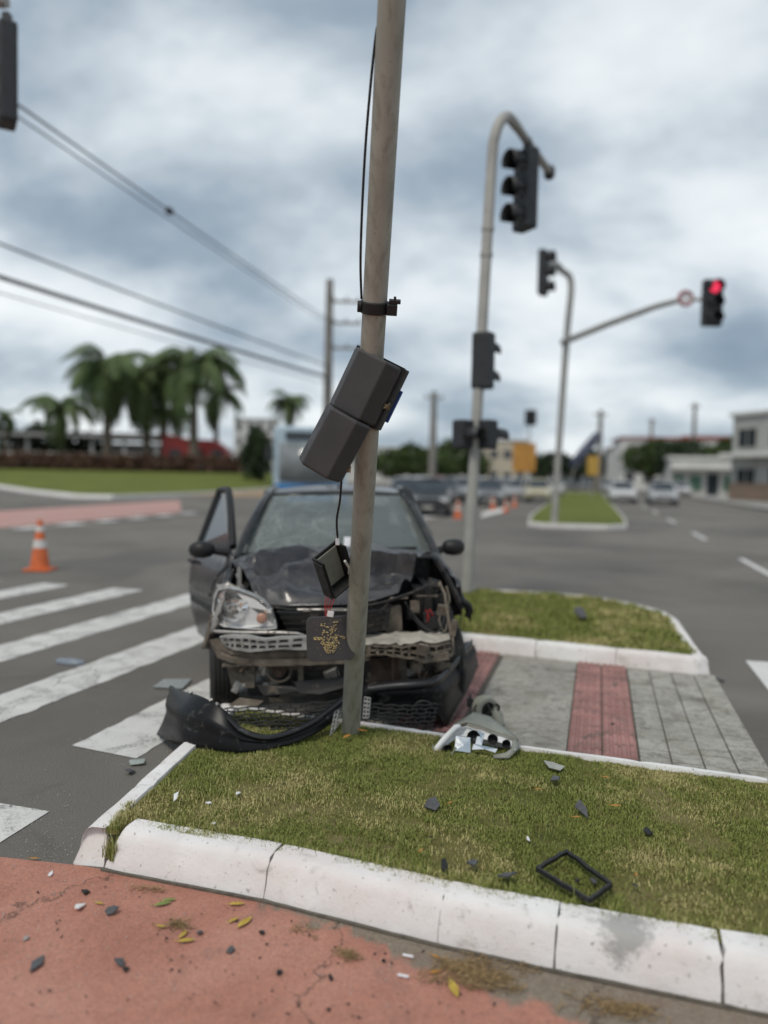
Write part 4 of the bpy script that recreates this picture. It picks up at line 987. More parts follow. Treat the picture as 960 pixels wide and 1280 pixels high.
mb = MB(); pts = [CL(u, v, y) for u, v, y in ((283, 832, .30), (312, 830, .26), (311, 852, .28), (290, 858, .34))]; mb.add(pts, [(0, 1, 2, 3)]); mb.add([CL(u, v, y) for u, v, y in ((262, 800, .40), (277, 797, .34), (283, 826, .34), (272, 822, .4))], [(0, 1, 2, 3)]); mb.build('wheel_liner', M['dusty'], car, solid=.006)
mb = MB(); mb.tube([CL(u, v, y) for u, v, y in ((300, 826, .22), (306, 833, .19), (301, 840, .19))], .012, 8); mb.build('tow_eye', M['rust'], car, smooth=60)
# grille between the lamps
gr = link('grille', None, car)
for k, v in enumerate((765, 772, 779, 786)):
    mb = MB(); pts = [CL(u, v+dv, y) for u, dv, y in ((346+k*4, 0, .34), (372, .5, .26), (405, .5, .22), (440, 0, .22), (466, -1, .24), (486-k*3, -4, .30))]
    rows = [[p+V((0, 0, .006)), p+V((0, -.012, .002)), p+V((0, -.010, -.005)), p+V((0, .03, -.004))] for p in catmull(pts, 4)]; mb.loft(rows, True, True); mb.build('slat', M['blackplastic'], gr, smooth=40)
mb = MB(); mb.loft([[CL(345, 762, .40), CL(372, 761, .34), CL(440, 760, .32), CL(490, 755, .36)], [CL(362, 791, .40), CL(380, 792, .34), CL(440, 792, .32), CL(484, 788, .36)]]); mb.build('grille_back', M['dirty_black'], gr)
mb = MB(); mb.tube([CL(u, v, y) for u, v, y in ((372, 762, .25), (405, 762, .22), (440, 763, .22))], .007, 6); mb.box(CL(384, 763, .23), (.05, .012, .012)); mb.box(CL(417, 762, .22), (.12, .012, .014)); mb.build('grille_trim', M['steel'], gr, smooth=50)
# headlamp (image left)
hl = link('headlight', None, car)
def lamp_pt(u, v, y=None): return CL(u, v, y if y is not None else interp([262, 290, 345], [.56, .40, .27], u))
out = [(268, 748), (272, 738), (283, 735), (298, 738), (314, 744), (328, 751), (338, 762), (343, 774), (346, 785), (330, 787), (300, 785), (280, 783), (270, 777), (266, 763)]
ctr = lamp_pt(303, 765)
mb = MB(); n = len(out); rim = [lamp_pt(u, v) for u, v in out]
mb.add(rim+[p+V((0, .10, 0)) for p in rim]+[ctr+V((0, .12, 0))], [(i, (i+1) % n, n+(i+1) % n, n+i) for i in range(n)]+[(n+i, n+(i+1) % n, 2*n) for i in range(n)]); mb.build('lamp_bowl', M['silver'], hl, smooth=40)
mb = MB(); rows = []
for k in (1., .86, .55, .2): rows.append([ctr+(p-ctr)*k+V((0, -.028*math.sqrt(1-k*k*.98), 0)) for p in rim])
mb.loft(rows, True); mb.build('lamp_lens', M['lens'], hl, smooth=60)
mb = MB(); mb.tube(rim[7:]+rim[:2], .005, 6); mb.build('lamp_rim', M['white_plastic'], hl, smooth=60)
mc = lamp_pt(292, 762)
mb = MB(); mb.lathe([(.080, -.002), (.074, .02), (.055, .05), (.02, .075), (0, .08)], 24, 'y', mc, cap=False); mb.build('reflector', M['chrome'], hl, smooth=60)
mb = MB(); mb.lathe([(0, -.0), (.016, .0), (.02, .03), (0, .05)], 12, 'y', mc+V((0, .01, 0))); mb.build('bulb', M['steel'], hl, smooth=60)
mb = MB(); ac = lamp_pt(327, 773); mb.lathe([(.033, .002), (.030, -.007), (.017, -.011), (0, -.012)], 20, 'y', ac, cap=False); mb.disc(ac+V((0, .006, 0)), .033, 20); mb.build('indicator', M['amber'], hl, smooth=60)
mb = MB(); mb.add([lamp_pt(u, v)+V((0, .022, 0)) for u, v in ((268, 782), (312, 760), (343, 783), (300, 786))], [(0, 1, 2, 3)]); mb.add([lamp_pt(u, v)+V((0, .018, 0)) for u, v in ((296, 742), (318, 749), (336, 764), (312, 760))], [(0, 1, 2, 3)]); mb.build('lamp_trim', M['white_plastic'], hl, solid=.003)
mb = MB(); mb.tube([CL(u, v, y) for u, v, y in ((268, 789, .34), (300, 791, .26), (345, 791, .20), (372, 792, .18), (380, 794, .18))], [.010, .013, .013, .010, .006], 8); mb.build('lamp_strip', M['steel'], car, smooth=60)
rf = random.Random(9)
for k in range(22):
    u, v = rf.uniform(274, 340), rf.uniform(742, 782)
    if v < 745+(u-280)*.30: continue
    if abs(u-327) < 9 and abs(v-773) < 9: continue
    mb = MB(); a = rf.uniform(0, 6); r0 = rf.uniform(.020, .046); q = lamp_pt(u, v)+V((0, rf.uniform(.004, .03), 0))
    mb.add([q+V((math.cos(a+b_)*r0*rf.uniform(.6, 1.2), rf.uniform(-.012, .012), math.sin(a+b_)*r0*rf.uniform(.5, 1.)))for b_ in (0, 1.5, 3.0, 4.6)], [(0, 1, 2), (0, 2, 3)]); mb.build('reflector_facet', M[rf.choice(('chrome', 'white_plastic', 'white_plastic', 'dirty_black', 'chrome'))], hl)
# crushed wing tip beside it: folded bare metal
mb = MB(); rows = []
for i in range(9):
    t = i/8; a = CL(lerp(272, 264, t)+4*nz(t*6, 1.), lerp(731, 792, t), lerp(.62, .48, t)); b_ = CL(lerp(286, 270, t)+5*nz(t*6, 4.), lerp(728, 785, t), .47); rows.append([a+V((-.02, .08, 0)), a+V((0, .03*nz(t*9, 2.), 0)), a.lerp(b_, .5)+V((0, -.03*nz(t*8, 7.)-.01, 0)), b_])
mb.loft(rows); mb.build('torn_wing_edge', M['steel'], car, smooth=25, solid=.004)
mb = MB(); mb.add([CL(u, v, y) for u, v, y in ((274, 738, .52), (284, 728, .62), (316, 742, .46), (322, 752, .42), (300, 741, .44))], [(0, 1, 2, 3, 4)]); mb.build('lamp_bracket', M['dusty_pale'], car, solid=.004)
for pts, r_, mt_ in (([(286, 706, .95), (270, 722, .8), (262, 745, .7)], .012, 'dirty_black'), ([(292, 712, .9), (286, 728, .75), (280, 735, .6)], .012, 'dirty_black'), ([(296, 718, .85), (302, 733, .65), (318, 745, .5)], .009, 'steel')):
    mb = MB(); mb.tube(catmull([CL(*p) for p in pts], 4), r_, 6); mb.build('bracket', M[mt_], car, smooth=60)
# shredded arch liner on the road side
mb = MB(); rows = []
for i in range(8):
    t = i/7; a = CL(lerp(258, 246, t)+3*nz(t*7, 3.), lerp(768, 812, t), .56); rows.append([a+V((.03, 0, 0)), a+V((.055+.03*nz(t*5, 1.), -.02, .01)), a+V((.09+.02*nz(t*7, 3.), .05*nz(t*6, 8.), .0))])
mb.loft(rows); mb.build('torn_liner', M['dusty'], car, smooth=30, solid=.005)
# open front corner on the driver's side: struts, hoses, wires
mb = MB(); mb.tube([CL(u, v, y) for u, v, y in ((548, 727, .5), (556, 742, .42), (560, 770, .34), (566, 800, .26), (565, 818, .22))], [.012, .010, .010, .010, .012], 6); mb.box(CL(567, 785, .28), (.035, .04, .10), (0, R(12), 0)); mb.tube([CL(520, 745, .45), CL(548, 745, .42)], .005, 6); mb.build('front_strut', M['dusty'], car, smooth=50)
mb = MB(); mb.box(CL(533, 752, .66), (.07, .04, .24), (0, R(6), 0)); mb.box(CL(545, 765, .70), (.18, .03, .26)); mb.build('wing_inner_panel', M['dirty_black'], car, bevel=.006)
mb = MB(); mb.box(CL(548, 779, .52), (.22, .04, .16), (R(-20), 0, R(10))); mb.build('inner_arch', M['dirty_black'], car, bevel=.02)
for pts, r_, mt_ in (([(506, 752, .4), (518, 770, .38), (536, 787, .3), (548, 789, .28), (558, 768, .36)], .006, 'rubber'), ([(510, 765, .5), (525, 782, .4), (540, 792, .36)], .010, 'rubber'), ([(553, 760, .4), (549, 775, .38), (556, 790, .3), (560, 770, .4)], .0045, 'dusty'), ([(556, 762, .42), (562, 750, .44), (558, 733, .5)], .006, 'dusty'), ([(533, 775, .5), (537, 762, .5), (541, 770, .48)], .006, 'wire_red'), ([(532, 762, .5), (536, 770, .46), (534, 778, .46)], .005, 'wire_red'), ([(478, 830, .3), (490, 850, .24), (497, 852, .24)], .008, 'rubber'), ([(519, 828, .2), (522, 842, .2), (529, 848, .2), (534, 838, .22)], .006, 'rust')):
    mb = MB(); mb.tube(catmull([CL(*p) for p in pts], 5), r_, 6); mb.build('hose' if mt_ == 'rubber' else 'wire', M[mt_], car, smooth=180)
for c_, d_, r_ in ((CL(520, 834, .22), (.07, .05, .06), (0, R(20), R(10))), (CL(502, 836, .3), (.06, .06, .16), None), (CL(548, 832, .3), (.05, .06, .08), None)):
    mb = MB(); mb.box(c_, d_, r_); mb.build('broken_bracket', M['dusty'], car, bevel=.006)
# curled wing lip (image right)
mb = MB(); rows = []
for i in range(11):
    t = i/10; a = CL(lerp(543, 584, t), lerp(692, 760, t**1.3), lerp(1.15, .62, t)); rows.append([a+V((-.05, .0, -.02)), a+V((-.015, 0, .012)), a+V((.012, .0, .006)), a+V((.03, .01, -.035)), a+V((.026, .02, -.07-.03*t))])
mb.loft(rows); mb.build('wing_lip', M['paint'], car, smooth=60, solid=.004)
mb = MB(); mb.tube(catmull([CL(577, 752, .62), CL(585, 755, .62), CL(588, 764, .64), CL(583, 770, .66)], 4), [.018]*13, 8); mb.build('wing_hook', M['rubber'], car, smooth=60)
# wheels
def make_wheel(name, parent, M_):
    w_ = link(name, None, parent); w_.matrix_local = M_
    mb_ = MB(); Rr, ww = .288, .088
    prof = [(.195, -ww), (.235, -ww-.006), (.268, -ww+.002), (.281, -ww+.014)]
    for g_ in (-.052, -.026, 0, .026, .052): prof += [(.288, g_-.009), (.288, g_-.0045), (.280, g_-.004), (.280, g_+.004), (.288, g_+.0045)]
    prof += [(.281, ww-.014), (.268, ww-.002), (.235, ww+.006), (.195, ww)]
    mb_.lathe(prof, 48, 'x', cap=False); mb_.build('tyre', M['tyre'], w_, smooth=35)
    mb_ = MB(); mb_.lathe([(.197, -ww+.004), (.20, -ww+.002), (.185, -.05), (.17, .02), (.185, ww-.01), (.197, ww-.004)], 36, 'x', cap=False)
    for s__ in (-1,):
        mb_.lathe([(.06, -.055), (.05, -.07), (0, -.07)], 20, 'x', cap=False)
        for k_ in range(6):
            a = 2*math.pi*k_/6; mb_.box((-.052, math.cos(a)*.115, math.sin(a)*.115), (.02, .15, .05), (a, 0, 0))
    mb_.build('rim', M['rim'], w_, smooth=40); return w_
for s_, y, st in ((-1, AX1, R(9)), (1, AX1, R(6)), (-1, AX2, 0), (1, AX2, 0)):
    make_wheel('wheel', car, Matrix.Translation((s_*(.775 if y < 1 and s_ < 0 else .735), y, .276)) @ Matrix.Rotation(st + (math.pi if s_ > 0 else 0), 4, 'Z'))
mb = MB(); mb.box((0, AX1, .27), (1.3, .06, .06)); mb.box((0, AX2, .27), (1.3, .08, .08)); mb.tube([(-.60, .82, .3), (-.56, .86, .75)], .04, 10); mb.build('axle', M['dirty_black'], car)

# ================================================================== FALLEN BUMPER COVER
bo = V((-.35, 4.5, 0))
bump_t = thing('bumper_cover', 'torn black front bumper cover lying between the pole and the car', 'bumper', bo)
def strip(st, nm, bulge, lip=0., mat='bumper', solid=.006, arch=0):
    """st: (top pixel, top depth, bottom pixel, bottom depth); bulge pushes the middle towards the road"""
    T_ = catmull([D(*a) for a, b in st], 5); B_ = catmull([D(*b) for a, b in st], 5); rows = []
    for i, (a, b) in enumerate(zip(T_, B_)):
        n_ = (T_[min(i+1, len(T_)-1)]-T_[max(i-1, 0)]); side = n_.cross(V((0, 0, 1))).normalized()
        hgt = (a-b).length
        row = []
        for k in range(9):
            t = k/8; q = a.lerp(b, t) + side*(bulge*hgt*math.sin(t*math.pi)) + V((0, 0, .004*nz(i*.3, k*.4, 2.)))
            q = q + side*(.014 if .2 < t < .5 else 0)
            if arch: q = q + V((arch*math.sin(t*math.pi)*max(0, 1-i/9), 0, 0))
            row.append(q-bo)
        if lip: row = [row[0]-side*lip + V((0, 0, -.004)), row[0]-side*lip*.4+V((0, 0, .004))] + row
        rows.append(row)
    m_ = MB(); m_.loft(rows); return m_.build(nm, M[mat], bump_t, smooth=50, solid=solid)
left = [((212, 858, 4.60), (196, 918, 4.52)), ((222, 864, 4.44), (208, 926, 4.32)), ((240, 869, 4.22), (232, 934, 4.06)), ((262, 878, 4.08), (262, 940, 3.97)),
        ((282, 892, 4.02), (288, 943, 3.94)), ((302, 911, 4.00), (312, 941, 3.95)), ((330, 920, 4.01), (340, 936, 3.98)), ((362, 914, 4.07), (370, 928, 4.05)), ((396, 898, 4.20), (402, 913, 4.18)), ((424, 876, 4.38), (428, 892, 4.36)), ((446, 862, 4.52), (450, 880, 4.50)), ((466, 855, 4.66), (468, 885, 4.64))]
o = strip(left, 'corner_panel', .10, .02, arch=.05); o['label'] = 'twisted half of the bumper cover reaching over the kerb'
right = [((462, 858, 4.66), (462, 890, 4.66)), ((490, 853, 4.68), (490, 893, 4.66)), ((520, 851, 4.68), (520, 893, 4.66)), ((543, 848, 4.72), (545, 896, 4.70)), ((556, 840, 4.84), (558, 908, 4.78)), ((568, 828, 5.0), (570, 888, 4.98)), ((580, 813, 5.2), (584, 862, 5.2)), ((590, 803, 5.36), (595, 835, 5.4))]
strip(right, 'corner_panel', .03, .05)
for u, v, y in ((238, 867, 4.24), (263, 877, 4.08), (271, 882, 4.05)):
    m_ = MB(); m_.box(D(u, v, y)-bo+V((0, .012, .004)), (.016, .022, .014), (.4, .5, u)); m_.build('clip', M['steel'], bump_t, bevel=.003)
# inner shelf of the right corner
mb = MB(); mb.loft([[D(*a)-bo+V((0, .02, -.01)) for a, b in right], [D(*a)-bo+V((-.05, .20 if i < 4 else .05, -.06)) for i, (a, b) in enumerate(right)]]); mb.build('inner_flange', M['bumper'], bump_t, smooth=50, solid=.005)
mb = MB(); mb.loft([[D(556, 842, 4.86)-bo+V((.010, 0, 0)), D(591, 806, 5.37)-bo+V((.010, 0, 0))], [D(563, 880, 4.98)-bo+V((.010, 0, 0)), D(596, 832, 5.40)-bo+V((.010, 0, 0))], [D(559, 906, 4.80)-bo+V((.010, 0, 0)), D(588, 852, 5.28)-bo+V((.010, 0, 0))]]); mb.build('dusty_reflection_side', M['bumper_in'], bump_t, solid=.004)  # brown outer sheet: dust plus the paving's reflection put into its colour
mb = MB(); fc = D(529, 889, 4.60)-bo; mb.torus(fc, .062, .008, 24, 8, 'y', None); mb.lathe([(.06, 0), (.05, .03), (0, .035)], 20, 'y', fc, cap=False); mb.build('fog_lamp_socket', M['blackplastic'], bump_t, smooth=60)
# lower grille: real openings between staggered ribs
def rib_grille(tl, tr, bl, br, nu, nv, nm, sag=0.):
    m_ = MB()
    def P3(s_, t_):
        q = tl.lerp(tr, s_).lerp(bl.lerp(br, s_), t_); q = q + V((0, -.05*math.sin(s_*math.pi), sag*math.sin(s_*math.pi))); return q-bo
    for j in range(nv+1):
        pts = [P3(i/16, j/nv)+V((0, .006*(j % 2), .0045*math.sin(i*2.2+j))) for i in range(17)]
        m_.loft([[p+V((0, 0, .0048)), p+V((0, -.009, 0)), p+V((0, 0, -.0048)), p+V((0, .018, 0))] for p in pts], True, True)
    for j in range(nv):
        for i in range(nu):
            s_ = (i+(.5 if j % 2 else 0)+.25)/nu
            if s_ < 1:
                a, b = P3(s_, j/nv), P3(s_, (j+1)/nv); m_.tube([a, b], .0042, 4)
    return m_.build(nm, M['blackplastic'], bump_t)
rib_grille(D(280, 886, 4.50), D(428, 876, 4.52), D(296, 913, 4.34), D(416, 906, 4.38), 11, 6, 'mesh_grille', .012)
rib_grille(D(452, 878, 4.58), D(548, 880, 4.60), D(455, 908, 4.47), D(542, 912, 4.50), 8, 6, 'mesh_grille')
def lip_band(pts, r1, r2, nm):
    m_ = MB(); P_ = catmull([D(*p)-bo for p in pts], 5); rows = []
    for i, p in enumerate(P_):
        rows.append([p+V((0, math.cos(a)*r1, math.sin(a)*r2)) for a in np.linspace(0, 2*math.pi, 11)[:-1]])
    m_.loft(rows, True, True); m_.build(nm, M['bumper_lip'], bump_t, smooth=60)
M['bumper_lip'] = gen('satin_bumper_edge', (.016, .016, .017), .33, var=.3, scale=9, bmp=.12, spec=.5, dirt=((.12, .115, .105), .10, 12))
lip_band([(460, 861, 4.63), (490, 857, 4.64), (520, 855, 4.64), (545, 851, 4.68), (558, 841, 4.82), (571, 827, 5.0), (590, 804, 5.36)], .045, .030, 'top_lip')
lip_band([(284, 896, 4.0), (303, 914, 3.98), (331, 922, 3.985), (363, 916, 4.05), (397, 900, 4.18), (425, 878, 4.36), (447, 864, 4.5)], .020, .014, 'top_lip')  # lighter band added to give the left strip its edge highlight
for pts in ([(285, 882, 4.68), (300, 872, 4.72), (330, 876, 4.74), (320, 884, 4.7)], [(334, 868, 4.8), (366, 872, 4.8), (364, 878, 4.78), (338, 878, 4.78)]):
    m_ = MB(); m_.add([D(*p)-bo for p in pts], [(0, 1, 2, 3)]); m_.build('broken_tab', M['dusty'], bump_t, solid=.004)
# loose perforated plastic by the foot of the pole
def lattice(nm, label, cat, quad, nu, nv, mat, group=None, web=.35):
    o_ = sum((V(q) for q in quad), V())/4; o_.z = min(q[2] for q in quad); m_ = MB()
    tl, tr, br, bl = (V(q)-o_ for q in quad)
    P3 = lambda s_, t_: bl.lerp(br, s_).lerp(tl.lerp(tr, s_), t_)
    def pt(s0, s1, t0, t1):
        a = [P3(s0, t0), P3(s1, t0), P3(s1, t1), P3(s0, t1)]; b = [p+V((.004, .012, 0)) for p in a]
        m_.add(a+b, [(0, 1, 2, 3), (7, 6, 5, 4), (0, 4, 5, 1), (1, 5, 6, 2), (2, 6, 7, 3), (3, 7, 4, 0)])
    for j in range(nv+1): 
        if True: pt(0, 1, j/nv-.09/nv*1.5 if j else 0, min(1, j/nv+.09/nv*2.2))
    for i in range(nu+1): pt(max(0, i/nu-.10/nu*1.4), min(1, i/nu+.10/nu*1.6), 0, 1)
    o = m_.build(nm, mat, bevel=0); o.location = o_; return tag(o, label, cat, group)
lattice('plastic_fragment', 'pale perforated plastic strip in the grass just left of the pole foot', 'fragment', (D(418, 890, 4.20), D(428, 884, 4.24), D(424, 906, 4.18), D(412, 920, 4.10)), 2, 5, M['absorber'], 'broken plastic by the pole')
lattice('plastic_fragment', 'pale perforated plastic strip behind the pole foot on its right', 'fragment', (D(455, 871, 4.46), D(463, 873, 4.46), D(461, 898, 4.44), D(453, 898, 4.44)), 2, 5, M['absorber'], 'broken plastic by the pole')

# ================================================================== BROKEN HEADLAMP ON THE GRASS
hb = G(597, 946, .16)
lamp = thing('broken_headlight', 'smashed headlight unit with white reflector on the edge of the grass', 'headlight', hb)
def W3(u, v, y): return D(u, v, y)-hb
mb = MB(); rows = []
T_ = [W3(*p) for p in ((566, 907, 4.10), (583, 903, 4.16), (604, 909, 4.16), (628, 917, 4.12), (648, 924, 4.05))]; B_ = [W3(*p) for p in ((571, 903, 4.28), (592, 890, 4.34), (612, 895, 4.34), (634, 912, 4.26), (648, 924, 4.12))]; C_ = [W3(*p) for p in ((545, 943, 4.02), (575, 924, 4.10), (604, 927, 4.08), (632, 934, 4.0), (645, 942, 3.93))]
for j, (A, B) in enumerate(((B_, T_),)):
    for k in range(5): rows.append([a.lerp(b, k/4)+V((0, 0, .008*nz(i*1.3, k, 2.))) for i, (a, b) in enumerate(zip(A, B))])
mb.loft(rows); mb.build('housing', M['olive_plastic'], lamp, smooth=40, solid=.005)
mb = MB(); mb.loft([[W3(541, 936, 4.02), W3(552, 922, 4.06), W3(568, 906, 4.10), W3(574, 905, 4.12)], [W3(546, 944, 4.0), W3(556, 930, 4.05), W3(572, 912, 4.1), W3(578, 910, 4.12)]]); mb.build('lens_edge', M['white_plastic'], lamp, smooth=40, solid=.006)
mb = MB(); rows = []
for i in range(9):
    s_ = i/8; a = along(T_, s_)+V((0, -.01, -.02)); b_ = along(C_, s_)+V((0, .02, .01)); rows.append([a.lerp(b_, k/5)+V((0, .02*nz(i*1.1, k*1.3, 6.)+.028*math.sin(k/5*math.pi), 0)) for k in range(6)])
mb.loft(rows); mb.build('reflector', M['white_plastic'], lamp, smooth=25, solid=.004)
for u, v, w_, h_, y, a in ((559, 938, .06, .07, 4.0, 20), (592, 921, .07, .05, 4.04, -12), (616, 924, .055, .055, 4.02, -25), (633, 930, .045, .04, 3.98, -20)):
    mb = MB(); c_ = W3(u, v, y); mb.lathe([(w_*.52, -.004), (w_*.46, .012), (w_*.2, .03), (0, .034)], 12, 'y', (0, 0, 0), Matrix.Translation(c_) @ Matrix.Rotation(R(a), 4, 'Z'), cap=False); mb.build('lamp_cavity', M['blackplastic'], lamp, smooth=60)
for pts in (((570, 920, 4.02), (588, 922, 4.0), (588, 941, 3.98), (568, 938, 3.98)), ((592, 930, 3.98), (622, 936, 3.95), (619, 941, 3.94), (590, 937, 3.97)), ((598, 914, 4.06), (606, 917, 4.05), (602, 932, 4.0), (594, 930, 4.0))):
    mb = MB(); q = [W3(*p) for p in pts]; cc = (q[0]+q[2])/2+V((0, -.012, 0)); mb.add(q+[cc], [(0, 1, 4), (1, 2, 4), (2, 3, 4), (3, 0, 4)]); mb.build('reflector_facet', M['chrome'], lamp, solid=.003)
mb = MB(); mb.loft([[W3(648, 925, 4.06), W3(649, 936, 3.98), W3(636, 948, 3.9), W3(618, 948, 3.9)], [W3(640, 927, 4.02), W3(640, 935, 3.96), W3(632, 941, 3.92), W3(616, 944, 3.92)]]); mb.build('lens_shard', M['olive_plastic'], lamp, smooth=40, solid=.005)
mb = MB(); mb.tube(catmull([W3(541, 931, 4.03), W3(545, 944, 3.98), W3(560, 947, 3.95), W3(570, 934, 3.98)], 4), .004, 6); mb.build('seal_ring', M['olive_plastic'], lamp, smooth=60)
hb2 = G(604, 907, .02)
mot = thing('lamp_socket', 'dark grey lamp socket piece lying behind the smashed headlight', 'fragment', hb2)
mb = MB(); c_ = V((-.0, .02, .11)); mb.lathe([(.05, -.06), (.075, -.05), (.080, .0), (.06, .05), (.03, .06)], 18, 'y', (0, 0, 0), Matrix.Translation(c_) @ Matrix.Rotation(R(25), 4, 'Z'), cap=False); mb.tube([c_+V((.06, .0, .0)), c_+V((.09, -.02, -.05)), c_+V((.10, -.03, -.10))], [.03, .035, .03], 8)
mb.build('shell', M['olive_plastic'], mot, smooth=50, solid=.006)
mb = MB(); mb.torus(c_+V((-.012, -.055, -.0)), .045, .010, 18, 6, 'y'); mb.torus(c_+V((.075, -.03, .01)), .022, .007, 14, 6, 'y'); mb.box(c_+V((-.085, .0, .03)), (.035, .03, .05)); mb.box(c_+V((-.085, .0, .065)), (.012, .012, .03)); mb.build('socket', M['blackplastic'], mot, smooth=50)
mb = MB(); mb.lathe([(.03, 0), (.02, .03), (0, .04)], 14, 'y', c_+V((-.01, -.04, 0))); mb.build('cavity', M['blackplastic'], mot, smooth=60)

# ================================================================== SMALL DEBRIS
def shard(nm, label, cat, u, v, wpx, hpx, z, mat, group, tilt=.25, seed=0, th=.004, rot=None):
    """a bent, jagged piece of sheet about wpx x hpx photograph pixels in size, resting on the ground"""
    r_ = random.Random(seed*17+5); c_ = G(u, v, z); wpx *= .82; hpx *= .82; w = wpx*c_.y/FPX; L = hpx*c_.y/FPX*c_.y/1.5 if z >= 0 else hpx
    n = r_.choice((4, 5, 6)); P_ = []
    for i in range(n):
        a = 2*math.pi*i/n + r_.uniform(-.4, .4); k = r_.uniform(.6, 1.2)
        P_.append(V((math.cos(a)*w/2*k, math.sin(a)*L/2*k, 0)))
    q = Euler((r_.uniform(-tilt, tilt), r_.uniform(-tilt, tilt), 0)).to_matrix()
    P_ = [q @ p + V((0, 0, .10*w*abs(p.x/w))) for p in P_]; zm = min(p.z for p in P_)
    P_ = [p-V((0, 0, zm)) for p in P_]; cc = sum(P_, V())/n + V((0, 0, w*.06))
    m_ = MB(); m_.add(P_+[cc], [(i, (i+1) % n, n) for i in range(n)])
    o = m_.build(nm, mat, solid=th); o.location = c_+V((0, 0, .003)); return tag(o, label, cat, group)
BP, GZ = M['blackplastic'], .158
M['shard_grey'] = gen('grey_shard', (.075, .075, .078), .45, var=.3, scale=40, bmp=.1)
gB, gL, gW = 'black shards on the grass', 'fragments on the red lane', 'white chips on the grass'
for i, (u, v, w, h, mat, lab) in enumerate((
    (541, 1010, 27, 12, 'shard_grey', 'wide dark grey shard on bare lawn below the smashed headlight'),
    (694, 977, 15, 14, 'shard_grey', 'small upright dark shard just under the pale glass flake'),
    (728, 1017, 20, 14, 'shard_grey', 'curved dark shard in mid lawn beside an orange leaf'),
    (810, 1042, 12, 11, 'blackplastic', 'tiny black crumb alone on the right part of the lawn'),
    (555, 1085, 14, 14, 'blackplastic', 'leftmost of the three black shards along the front kerb'),
    (591, 1080, 20, 12, 'shard_grey', 'middle one of the three black shards along the front kerb'),
    (634, 1098, 29, 14, 'shard_grey', 'largest and rightmost of the three black shards along the front kerb'),
    (722, 1102, 9, 6, 'blackplastic', 'small black bit inside the square frame, nearer its centre'),
    (742, 1103, 14, 6, 'shard_grey', 'small grey bit inside the square frame, by its right corner'),
    (795, 1109, 9, 7, 'shard_grey', 'small grey bit on the lawn right of the square frame'))):
    shard('plastic_shard', lab, 'shard', u, v, w, h*1.3, GZ, M[mat], gB, .4, i, .006)
o = shard('glass_flake', 'flat pale grey translucent flake on the lawn near the paving', 'glass flake', 692, 958, 36, 16, GZ+.006, gen('pale_flake', (.30, .31, .27), .3, var=.15, scale=20, bmp=.05), 'pale flakes', .12, 77)
for i, (u, v, w, h, lab) in enumerate(((219, 1000, 8, 9, 'white chip on the lawn nearest the road-side kerb'), (298, 993, 11, 6, 'brightest white chip on the lawn below the bumper'), (267, 1031, 10, 4, 'thin white sliver near the front kerb of the lawn'), (261, 1005, 9, 4, 'dull white chip between two brighter ones'), (660, 1050, 5, 5, 'single tiny white crumb above the square frame'))):
    shard('white_chip', lab, 'chip', u, v, w, h*1.4, GZ, M['white_plastic'], gW, .3, 30+i, .004)
for i, (u, v, w, h, mat, lab) in enumerate((
    (107, 1117, 18, 9, 'blackplastic', 'black curved fragment on the red lane nearest the corner kerb'),
    (100, 1135, 18, 12, 'white_plastic', 'pointed white fragment on the red lane by the corner kerb'),
    (138, 1141, 26, 12, 'shard_grey', 'broad grey fragment beside a small yellow leaf on the red lane'),
    (46, 1206, 22, 24, 'shard_grey', 'largest grey fragment, at the left edge of the red lane'),
    (150, 1206, 20, 9, 'shard_grey', 'long grey fragment, upper one of a pair on the red lane'),
    (158, 1214, 11, 8, 'blackplastic', 'short black fragment, lower one of a pair on the red lane'),
    (250, 1167, 9, 8, 'shard_grey', 'small grey pebble-like fragment right of the paired yellow leaves'),
    (288, 1189, 13, 9, 'shard_grey', 'round grey fragment on bare red lane below the yellow leaves'),
    (327, 1167, 14, 9, 'blackplastic', 'black triangular fragment on the sand by the longest kerb shadow'),
    (349, 1217, 12, 6, 'blackplastic', 'black flake on the red lane left of the white cigarette ends'),
    (414, 1224, 10, 9, 'blackplastic', 'black flake on the red lane next to the sand edge'),
    (411, 1263, 9, 6, 'blackplastic', 'lowest black flake on the red lane, at the bottom of the picture'),
    (480, 1202, 8, 6, 'blackplastic', 'black crumb on the sand left of the cigarette ends'),
    (33, 1174, 9, 7, 'absorber', 'pale chip on the red lane above the largest grey fragment'),
    (63, 1094, 8, 6, 'white_plastic', 'white chip where the red lane meets the asphalt'),
    (288, 1189, 4, 4, 'blackplastic', 'tiny dark speck touching the round grey fragment'))):
    shard('lane_fragment', lab, 'fragment', u, v, w, h*1.1, .006, M[mat], gL, .3, 50+i, .005)
